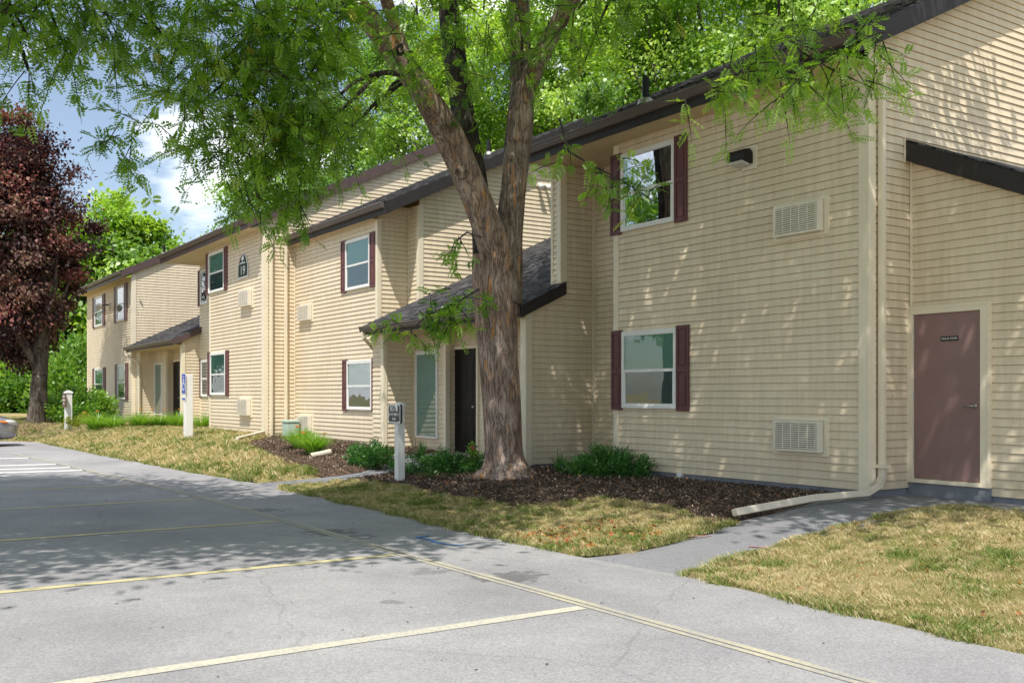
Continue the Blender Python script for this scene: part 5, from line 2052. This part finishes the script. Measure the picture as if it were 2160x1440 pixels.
lily('thin grassy tuft at the left side of the wide yew by the trunk', G(1165, 1000) + Vector((.2, .1, 0)), .34, .26, 60, 'leaf_yew', 0, 'grassy tufts by the yews', 'grass_tuft')
# rose by the step
rp = G(975, 1000) + Vector((.3, .2, 0))
t = thing('rose_plant', 'thin rose plant with a pink bloom beside the entry step', 'plant', rp)
mb = MB()
tips = [rp + Vector((.05, .1, .42)), rp + Vector((-.05, -.1, .52)), rp + Vector((.1, -.05, .36))]
for q in tips: mb.tube([rp, rp.lerp(q, .5) + Vector((.02, .02, .02)), q], [.007, .005, .003], 5, cap=False)
mb.build('stems', M['leaf_yew'] if False else M['bark_grey'], t)
P = np.concatenate([np.array(rp.lerp(q, s_))[None] + rng.normal(size=(18, 3)) * .03 for q in tips for s_ in (.35, .55, .75, .9)])
q_ = leaf_quads(P, rdir(len(P)), rdir(len(P)), np.full(len(P), .06), np.full(len(P), .035))
np_mesh('foliage', q_.reshape(-1, 3), 4, M['leaf_lily'], np.repeat(rng.random(len(P)), 4), t)
P = np.array(rp + Vector((-.05, -.1, .40)))[None] + rng.normal(size=(26, 3)) * .012
q_ = leaf_quads(P, unit(rdir(26) + np.array([0, 0, .6])), rdir(26), np.full(26, .035), np.full(26, .03))
np_mesh('flower', q_.reshape(-1, 3), 4, M['rose'], np.repeat(rng.random(26), 4), t)


# ------------------------------------------------------------------ grass blades, mulch chips, litter
def gzv(X, Y): return np.array([gz(float(a), float(c)) for a, c in zip(X, Y)])


def scatter(poly, n, box=None):
    xs = [p[0] for p in poly]
    ys = [p[1] for p in poly]
    x0, x1, y0, y1 = box or (min(xs), max(xs), min(ys), max(ys))
    X = rng.uniform(x0, x1, n)
    Y = rng.uniform(y0, y1, n)
    k = inside(poly, X, Y)
    X, Y = X[k], Y[k]
    P = np.stack([X, Y, np.zeros(len(X))], 1)
    px, py, d = proj(P)
    k = (px > -120) & (px < 2280) & (d > 2)
    return X[k], Y[k]


def grass(poly, n, h, w, box=None, green=.0, edge=None, label=None):
    X, Y = scatter(poly, n, box)
    pn = np.array([.55 * noise.noise((x * .75, y * .75, 3.3)) + .6 * noise.noise((x * 3.1, y * 3.1, 9.1)) + .5 * noise.noise((x * 8, y * 8, 4.)) for x, y in zip(X, Y)])
    cl = np.array([noise.noise((x * 6., y * 6., 1.7)) + .7 * noise.noise((x * 14., y * 14., 5.7)) for x, y in zip(X, Y)])
    keep = rng.random(len(X)) < np.clip(.55 + cl * 1.1, .08, 1)
    X, Y, pn, cl = X[keep], Y[keep], pn[keep], cl[keep]
    n = len(X)
    Z = gzv(X, Y) + .028
    P = np.stack([X, Y, Z], 1)
    g = np.clip((pn - .04 + green) * 1.9, .07, .95)
    rv = np.where(rng.random(n) < g, rng.uniform(.0, .42, n), np.clip(rng.normal(.66, .2, n) + cl * .12, .3, 1))
    hh = h * rng.uniform(.5, 1.4, n) * (1 + .5 * g) * np.clip(1 + cl * .9, .4, 2.)
    an = rng.uniform(0, 6.283, n)
    lean = rng.uniform(.2, 1.6, n)
    side = np.stack([np.cos(an), np.sin(an), np.zeros(n)], 1) * (w * rng.uniform(.6, 1.3, n))[:, None]
    ln = np.stack([-np.sin(an), np.cos(an), np.zeros(n)], 1) * (hh * lean)[:, None] + np.array([0, 0, 1.]) * hh[:, None]
    V = np.stack([P - side, P + side, P + ln * .6 + side * .6 + np.array([0, 0, .1]) * hh[:, None], P + ln], 1)
    return tag(np_mesh('grass', V.reshape(-1, 3), 4, M['blade'], np.repeat(rv, 4)), kind='stuff')


grass(lawnB, 300000, .023, .0023, (5.6, 10.2, .5, 8.2))
grass(lawnA, 150000, .025, .003, green=.12)
grass(lawnC, 380000, .05, .0075, (4.0, 11, 16, 48), green=.16)
def fringe(line, n, h, w):
    """longer, greener blades leaning over the asphalt edge"""
    line = np.array([(p[0], p[1]) for p in line], dtype=float)
    seg = rng.integers(0, len(line) - 1, n)
    t = rng.random((n, 1))
    Q = line[seg] * (1 - t) + line[seg + 1] * t
    nz_ = np.array([noise.noise((q[0] * 2.3, q[1] * 2.3, 8.)) for q in Q])
    k = rng.random(n) < np.clip(.45 + nz_ * 1.3, .03, 1)
    Q, nz_ = Q[k], nz_[k]
    n = len(Q)
    Q = Q + rng.normal(size=(n, 2)) * np.clip(.03 + .05 * nz_, .012, .08)[:, None]
    P = np.concatenate([Q, (gzv(Q[:, 0], Q[:, 1]) - .002)[:, None]], 1)
    an = rng.uniform(0, 6.283, n)
    hh = h * rng.uniform(.5, 1.5, n) * np.clip(1 + nz_, .5, 2)
    side = np.stack([np.cos(an), np.sin(an), np.zeros(n)], 1) * w
    ln = np.stack([-np.sin(an), np.cos(an), np.zeros(n)], 1) * (hh * rng.uniform(.2, 1.2, n))[:, None] + np.array([0, 0, 1.]) * hh[:, None]
    V = np.stack([P - side, P + side, P + ln * .6 + side * .6 + np.array([0, 0, .1]) * hh[:, None], P + ln], 1)
    rv = np.where(rng.random(n) < .6, rng.uniform(0, .4, n), rng.uniform(.4, .9, n))
    tag(np_mesh('grass', V.reshape(-1, 3), 4, M['blade'], np.repeat(rv, 4)), kind='stuff')


def tufts(pts_, n, h, w, sd):
    V, R_ = [], []
    for (x, y) in pts_:
        k = int(n * random.uniform(.5, 1.5))
        Q = np.array([x, y]) + rng.normal(size=(k, 2)) * sd * random.uniform(.5, 1.4)
        P = np.concatenate([Q, (gzv(Q[:, 0], Q[:, 1]) + .025)[:, None]], 1)
        an = rng.uniform(0, 6.283, k)
        hh = h * rng.uniform(.5, 1.5, k)
        side = np.stack([np.cos(an), np.sin(an), np.zeros(k)], 1) * w
        ln = np.stack([-np.sin(an), np.cos(an), np.zeros(k)], 1) * (hh * rng.uniform(.2, 1.3, k))[:, None] + np.array([0, 0, 1.]) * hh[:, None]
        V.append(np.stack([P - side, P + side, P + ln * .6 + side * .7 + np.array([0, 0, .1]) * hh[:, None], P + ln], 1).reshape(-1, 3))
        R_.append(np.repeat(rng.uniform(0, .3, k), 4))
    tag(np_mesh('grass', np.concatenate(V), 4, M['blade'], np.concatenate(R_)), kind='stuff')


tf = [G(*p) for p in [(1940, 1320), (2070, 1338), (1500, 1215), (1560, 1225), (1620, 1200), (1340, 1125), (1330, 1145), (1180, 1160), (1250, 1150), (2040, 1252), (1900, 1180), (2120, 1180), (1290, 1100), (1060, 1100), (900, 1065)]]
tufts([(p.x, p.y) for p in tf], 260, .04, .0032, .09)

yA0, yA1, yB1 = flat(1203, 1171).y, f1.y, P_right[0].y
fringe([(xedge(y) + .02, y) for y in np.arange(yA0, yA1, .4)], 19000, .035, .003)
fringe([(xedge(y) + .02, y) for y in np.arange(1.5, yB1, .4)], 20000, .035, .0026)
fringe([(xedge(y) + .02, y) for y in np.arange(f0.y, 35, .5)], 24000, .05, .006)
fringe(P_right, 18000, .035, .0026)
fringe(P_left[:4], 9000, .035, .003)


def chips(poly, n, size, name, mat, box=None, zo=.03, lo=0., flat_=.5, ar=.35):
    X, Y = scatter(poly, n, box)
    n = len(X)
    P = np.stack([X, Y, gzv(X, Y) + zo + rng.uniform(0, .018, n)], 1)
    D = rdir(n)
    D[:, 2] *= flat_
    D = unit(D)
    U = unit(np.array([0, 0, 1.]) + rng.normal(size=(n, 3)) * .45)
    sz = size * rng.uniform(.4, 1.5, n)
    q = leaf_quads(P, D, U, sz, sz * ar * rng.uniform(.6, 1.5, n))
    r = rng.random(n) ** 1.3
    return tag(np_mesh(name, q.reshape(-1, 3), 4, mat, np.repeat(r, 4)), kind='stuff')


chips(mulchA, 95000, .036, 'mulch_chips', M['chip'])
chips(mulchB, 32000, .042, 'mulch_chips', M['chip'])
chips(mulchA, 420, .045, 'fallen_leaves', M['litter'], ar=.6, zo=.045)
lf = G(1255, 1135)
chips([(lf.x - .7, lf.y - .6), (lf.x + .6, lf.y - .6), (lf.x + .6, lf.y + .6), (lf.x - .7, lf.y + .6)], 260, .05, 'fallen_leaves', M['litter'], ar=.55, zo=.05)
chips(lawnB, 260, .04, 'fallen_leaves', M['litter'], (5.7, 9.5, 1, 7), ar=.6, zo=.04)
LX = rng.uniform(-2, 5.6, 420)
LY = rng.uniform(2.5, 20, 420)
P = np.stack([LX, LY, np.full(420, .006)], 1)
q_ = leaf_quads(P, unit(rdir(420) * np.array([1, 1, .05])), unit(np.array([0, 0, 1.]) + rng.normal(size=(420, 3)) * .15), rng.uniform(.010, .045, 420), rng.uniform(.005, .018, 420))
tag(np_mesh('leaf_litter', q_.reshape(-1, 3), 4, M['chip'], np.repeat(rng.uniform(.0, .95, 420), 4)), kind='stuff')

# mulch ring under the maple and by the far post
for c, r in ((mp, 2.2), (fp, 1.6)):
    ring = [(c.x + r * (1 + .15 * math.sin(i * 1.7)) * math.cos(i * math.pi / 10), c.y + r * 1.3 * math.sin(i * math.pi / 10)) for i in range(20)]
    region('mulch_bed', ring, .045, M['mulch'], .5)

# ------------------------------------------------------------------ grey car
def make_car(nose, label):
    root = thing('parked_car', label, 'car', (nose[0] - 2.3, nose[1], 0))
    ox, oy = root.location.x, root.location.y
    st = [(2.30, .50, .34, .50, .62, .44), (2.24, .76, .24, .56, .74, .68), (2.05, .86, .20, .66, .86, .74), (1.6, .90, .19, .74, .94, .74), (1.0, .91, .19, .80, .99, .74), (.6, .91, .19, .84, 1.0, .76),
          (-.4, .91, .19, .86, .98, .80), (-1.3, .91, .19, .87, 1.0, .78), (-1.8, .89, .2, .86, 1.04, .74), (-2.15, .84, .24, .80, 1.02, .68), (-2.30, .7, .36, .70, .92, .55)]
    mb = MB()
    n = 10
    for (x, hw, zl, zs, zt, th) in st:
        ring = [(0, zl), (hw * .85, zl), (hw, zl + .12), (hw * 1.0, zs), (th, zt), (0, zt + .02)]
        full = ring + [(-a, c) for a, c in ring[-2:0:-1]]
        for a, c in full: mb.v.append((ox + x, oy + a, c))
    for k in range(len(st) - 1):
        for j in range(n):
            mb.f.append((k * n + j, k * n + (j + 1) % n, (k + 1) * n + (j + 1) % n, (k + 1) * n + j)); mb.m.append(0)
    mb.f.append(tuple(range(n))); mb.m.append(0)
    mb.f.append(tuple(range((len(st) - 1) * n, len(st) * n))[::-1]); mb.m.append(0)
    body = mb.build('body', M['carpaint'], root, smooth=True)
    s = body.modifiers.new('sub', 'SUBSURF'); s.levels = 2; s.render_levels = 2
    # cabin
    cab = [(.85, .70, .98, .68, 1.0), (.15, .74, .97, .58, 1.40), (-.9, .74, .97, .57, 1.42), (-1.65, .70, 1.0, .60, 1.04)]
    mb = MB()
    for (x, hb, zb, ht, zt) in cab:
        mb.v += [(ox + x, oy - hb, zb), (ox + x, oy - ht, zt), (ox + x, oy + ht, zt), (ox + x, oy + hb, zb)]
    for k in range(3):
        for j in range(3):
            mb.f.append((k * 4 + j, k * 4 + j + 1, k * 4 + 5 + j, k * 4 + 4 + j)); mb.m.append(1 if (k == 1 and j == 1) else 0)
    mb.f += [(0, 1, 2, 3), (15, 14, 13, 12)]; mb.m += [0, 0]
    mb.build('cabin', [M['black'], M['carpaint']], root, bevel=.05)
    for sx in (1.45, -1.4):
        for sy in (-1, 1):
            mb = MB()
            c = (ox + sx, oy + sy * .82, .33)
            mb.cyl(c, (0, 1, 0), .33, .2, 28)
            wh = mb.build('wheel', M['rubber'], root, bevel=.02)
            mb = MB()
            mb.cyl((c[0], c[1] + sy * .095, c[2]), (0, 1, 0), .21, .03, 20)
            mb.build('rim', M['metal'], wh, bevel=.008)
    for sy in (-1, 1):
        mb = MB()
        mb.tube([(ox + 2.26, oy + sy * .55, .66), (ox + 2.14, oy + sy * .74, .70), (ox + 1.95, oy + sy * .84, .74)], [.06, .085, .05], 10)
        mb.build('headlight', M['lens'], root, smooth=True)
        mb = MB()
        mb.tube([(ox + 1.99, oy + sy * .865, .70), (ox + 1.90, oy + sy * .885, .72), (ox + 1.78, oy + sy * .89, .75)], [.018, .034, .018], 10)
        mb.build('side_marker', M['amber'], root, smooth=True)
        mb = MB()
        mb.tube([(ox - 2.22, oy + sy * .55, .84), (ox - 2.14, oy + sy * .74, .85), (ox - 2.0, oy + sy * .82, .86)], [.06, .08, .05], 10)
        mb.build('tail_light', M['red_lens'], root, smooth=True)
    mb = MB()
    mb.box(ox + 2.18, ox + 2.29, oy - .5, oy + .5, .28, .40)
    mb.build('lower_grille', M['black'], root, bevel=.02)
    return root


nb = flat(41, 941)
make_car((nb.x, nb.y + .85), 'grey sedan parked at the left edge with its front end and amber marker showing')

# ------------------------------------------------------------------ sky, sun, camera
w = bpy.data.worlds.new('World')
sc.world = w
w.use_nodes = True
nt = w.node_tree
bg = nt.nodes['Background']
SUN = Vector((-1.0, -1.0, 2.5)).normalized()
sky = N(nt, 'ShaderNodeTexSky', sky_type='NISHITA')
sky.sun_disc = False
sky.sun_elevation = math.asin(SUN.z)
sky.sun_rotation = math.atan2(SUN.x, SUN.y)
sky.air_density = 1.0
sky.dust_density = .8
sky.ozone_density = 1.2
tc = N(nt, 'ShaderNodeTexCoord')
mp_ = N(nt, 'ShaderNodeMapping')
mp_.inputs['Scale'].default_value = (1.6, 1.6, 4.2)
mp_.inputs['Location'].default_value = (3.1, 1.7, .4)
L(nt, tc.outputs['Generated'], mp_.inputs['Vector'])
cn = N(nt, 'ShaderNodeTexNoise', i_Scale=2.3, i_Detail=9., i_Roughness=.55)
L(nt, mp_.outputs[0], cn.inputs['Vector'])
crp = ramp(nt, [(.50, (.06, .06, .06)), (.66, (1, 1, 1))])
cdir = (ray(410, 450, 100) - Vector((0, 0, EYE))).normalized()
dt = N(nt, 'ShaderNodeVectorMath', operation='DOT_PRODUCT')
L(nt, tc.outputs['Generated'], dt.inputs[0])
dt.inputs[1].default_value = cdir
cmr = N(nt, 'ShaderNodeMapRange')
cmr.inputs[1].default_value = .994
cmr.inputs[2].default_value = 1.
cmr.inputs[3].default_value = 0
cmr.inputs[4].default_value = .24
L(nt, dt.outputs['Value'], cmr.inputs[0])
cad = N(nt, 'ShaderNodeMath', operation='ADD')
L(nt, cn.outputs['Fac'], cad.inputs[0])
L(nt, cmr.outputs[0], cad.inputs[1])
bdir = (ray(190, 170, 100) - Vector((0, 0, EYE))).normalized()
d2 = N(nt, 'ShaderNodeVectorMath', operation='DOT_PRODUCT')
L(nt, tc.outputs['Generated'], d2.inputs[0])
d2.inputs[1].default_value = bdir
bmr = N(nt, 'ShaderNodeMapRange')
bmr.inputs[1].default_value = .955
bmr.inputs[2].default_value = .995
bmr.inputs[3].default_value = 0
bmr.inputs[4].default_value = .20
L(nt, d2.outputs['Value'], bmr.inputs[0])
csb = N(nt, 'ShaderNodeMath', operation='SUBTRACT')
L(nt, cad.outputs[0], csb.inputs[0])
L(nt, bmr.outputs[0], csb.inputs[1])
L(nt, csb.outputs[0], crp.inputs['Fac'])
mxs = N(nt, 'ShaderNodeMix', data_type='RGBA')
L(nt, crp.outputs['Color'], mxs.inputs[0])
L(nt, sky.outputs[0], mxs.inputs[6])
mxs.inputs[7].default_value = (13.5, 13.4, 13.2, 1)  # cloud radiance and cover raised, mostly out of view, as added fill light
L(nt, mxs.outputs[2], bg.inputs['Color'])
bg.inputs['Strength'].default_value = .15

sl = bpy.data.lights.new('sun', 'SUN')
sl.energy = 5.0
sl.angle = math.radians(.5)
sl.color = (1, .955, .88)
so = bpy.data.objects.new('sun', sl)
col.objects.link(so)
so.location = (0, 0, 30)
so.rotation_euler = (-SUN).to_track_quat('-Z', 'Y').to_euler()

cam = bpy.data.cameras.new('camera')
cam.sensor_width = 36
cam.lens = FOC / 2160 * 36
cam.shift_y = (HY - 720) / 2160
cam.clip_start = .1
cam.clip_end = 2000
co = bpy.data.objects.new('camera', cam)
col.objects.link(co)
co.location = (0, 0, EYE)
co.rotation_euler = (math.radians(90), 0, -math.asin(SA))
sc.camera = co
sc.view_settings.view_transform = 'Standard'
sc.view_settings.look = 'None'
sc.view_settings.exposure = 0
sc.cycles.max_bounces = 8
sc.cycles.transparent_max_bounces = 16
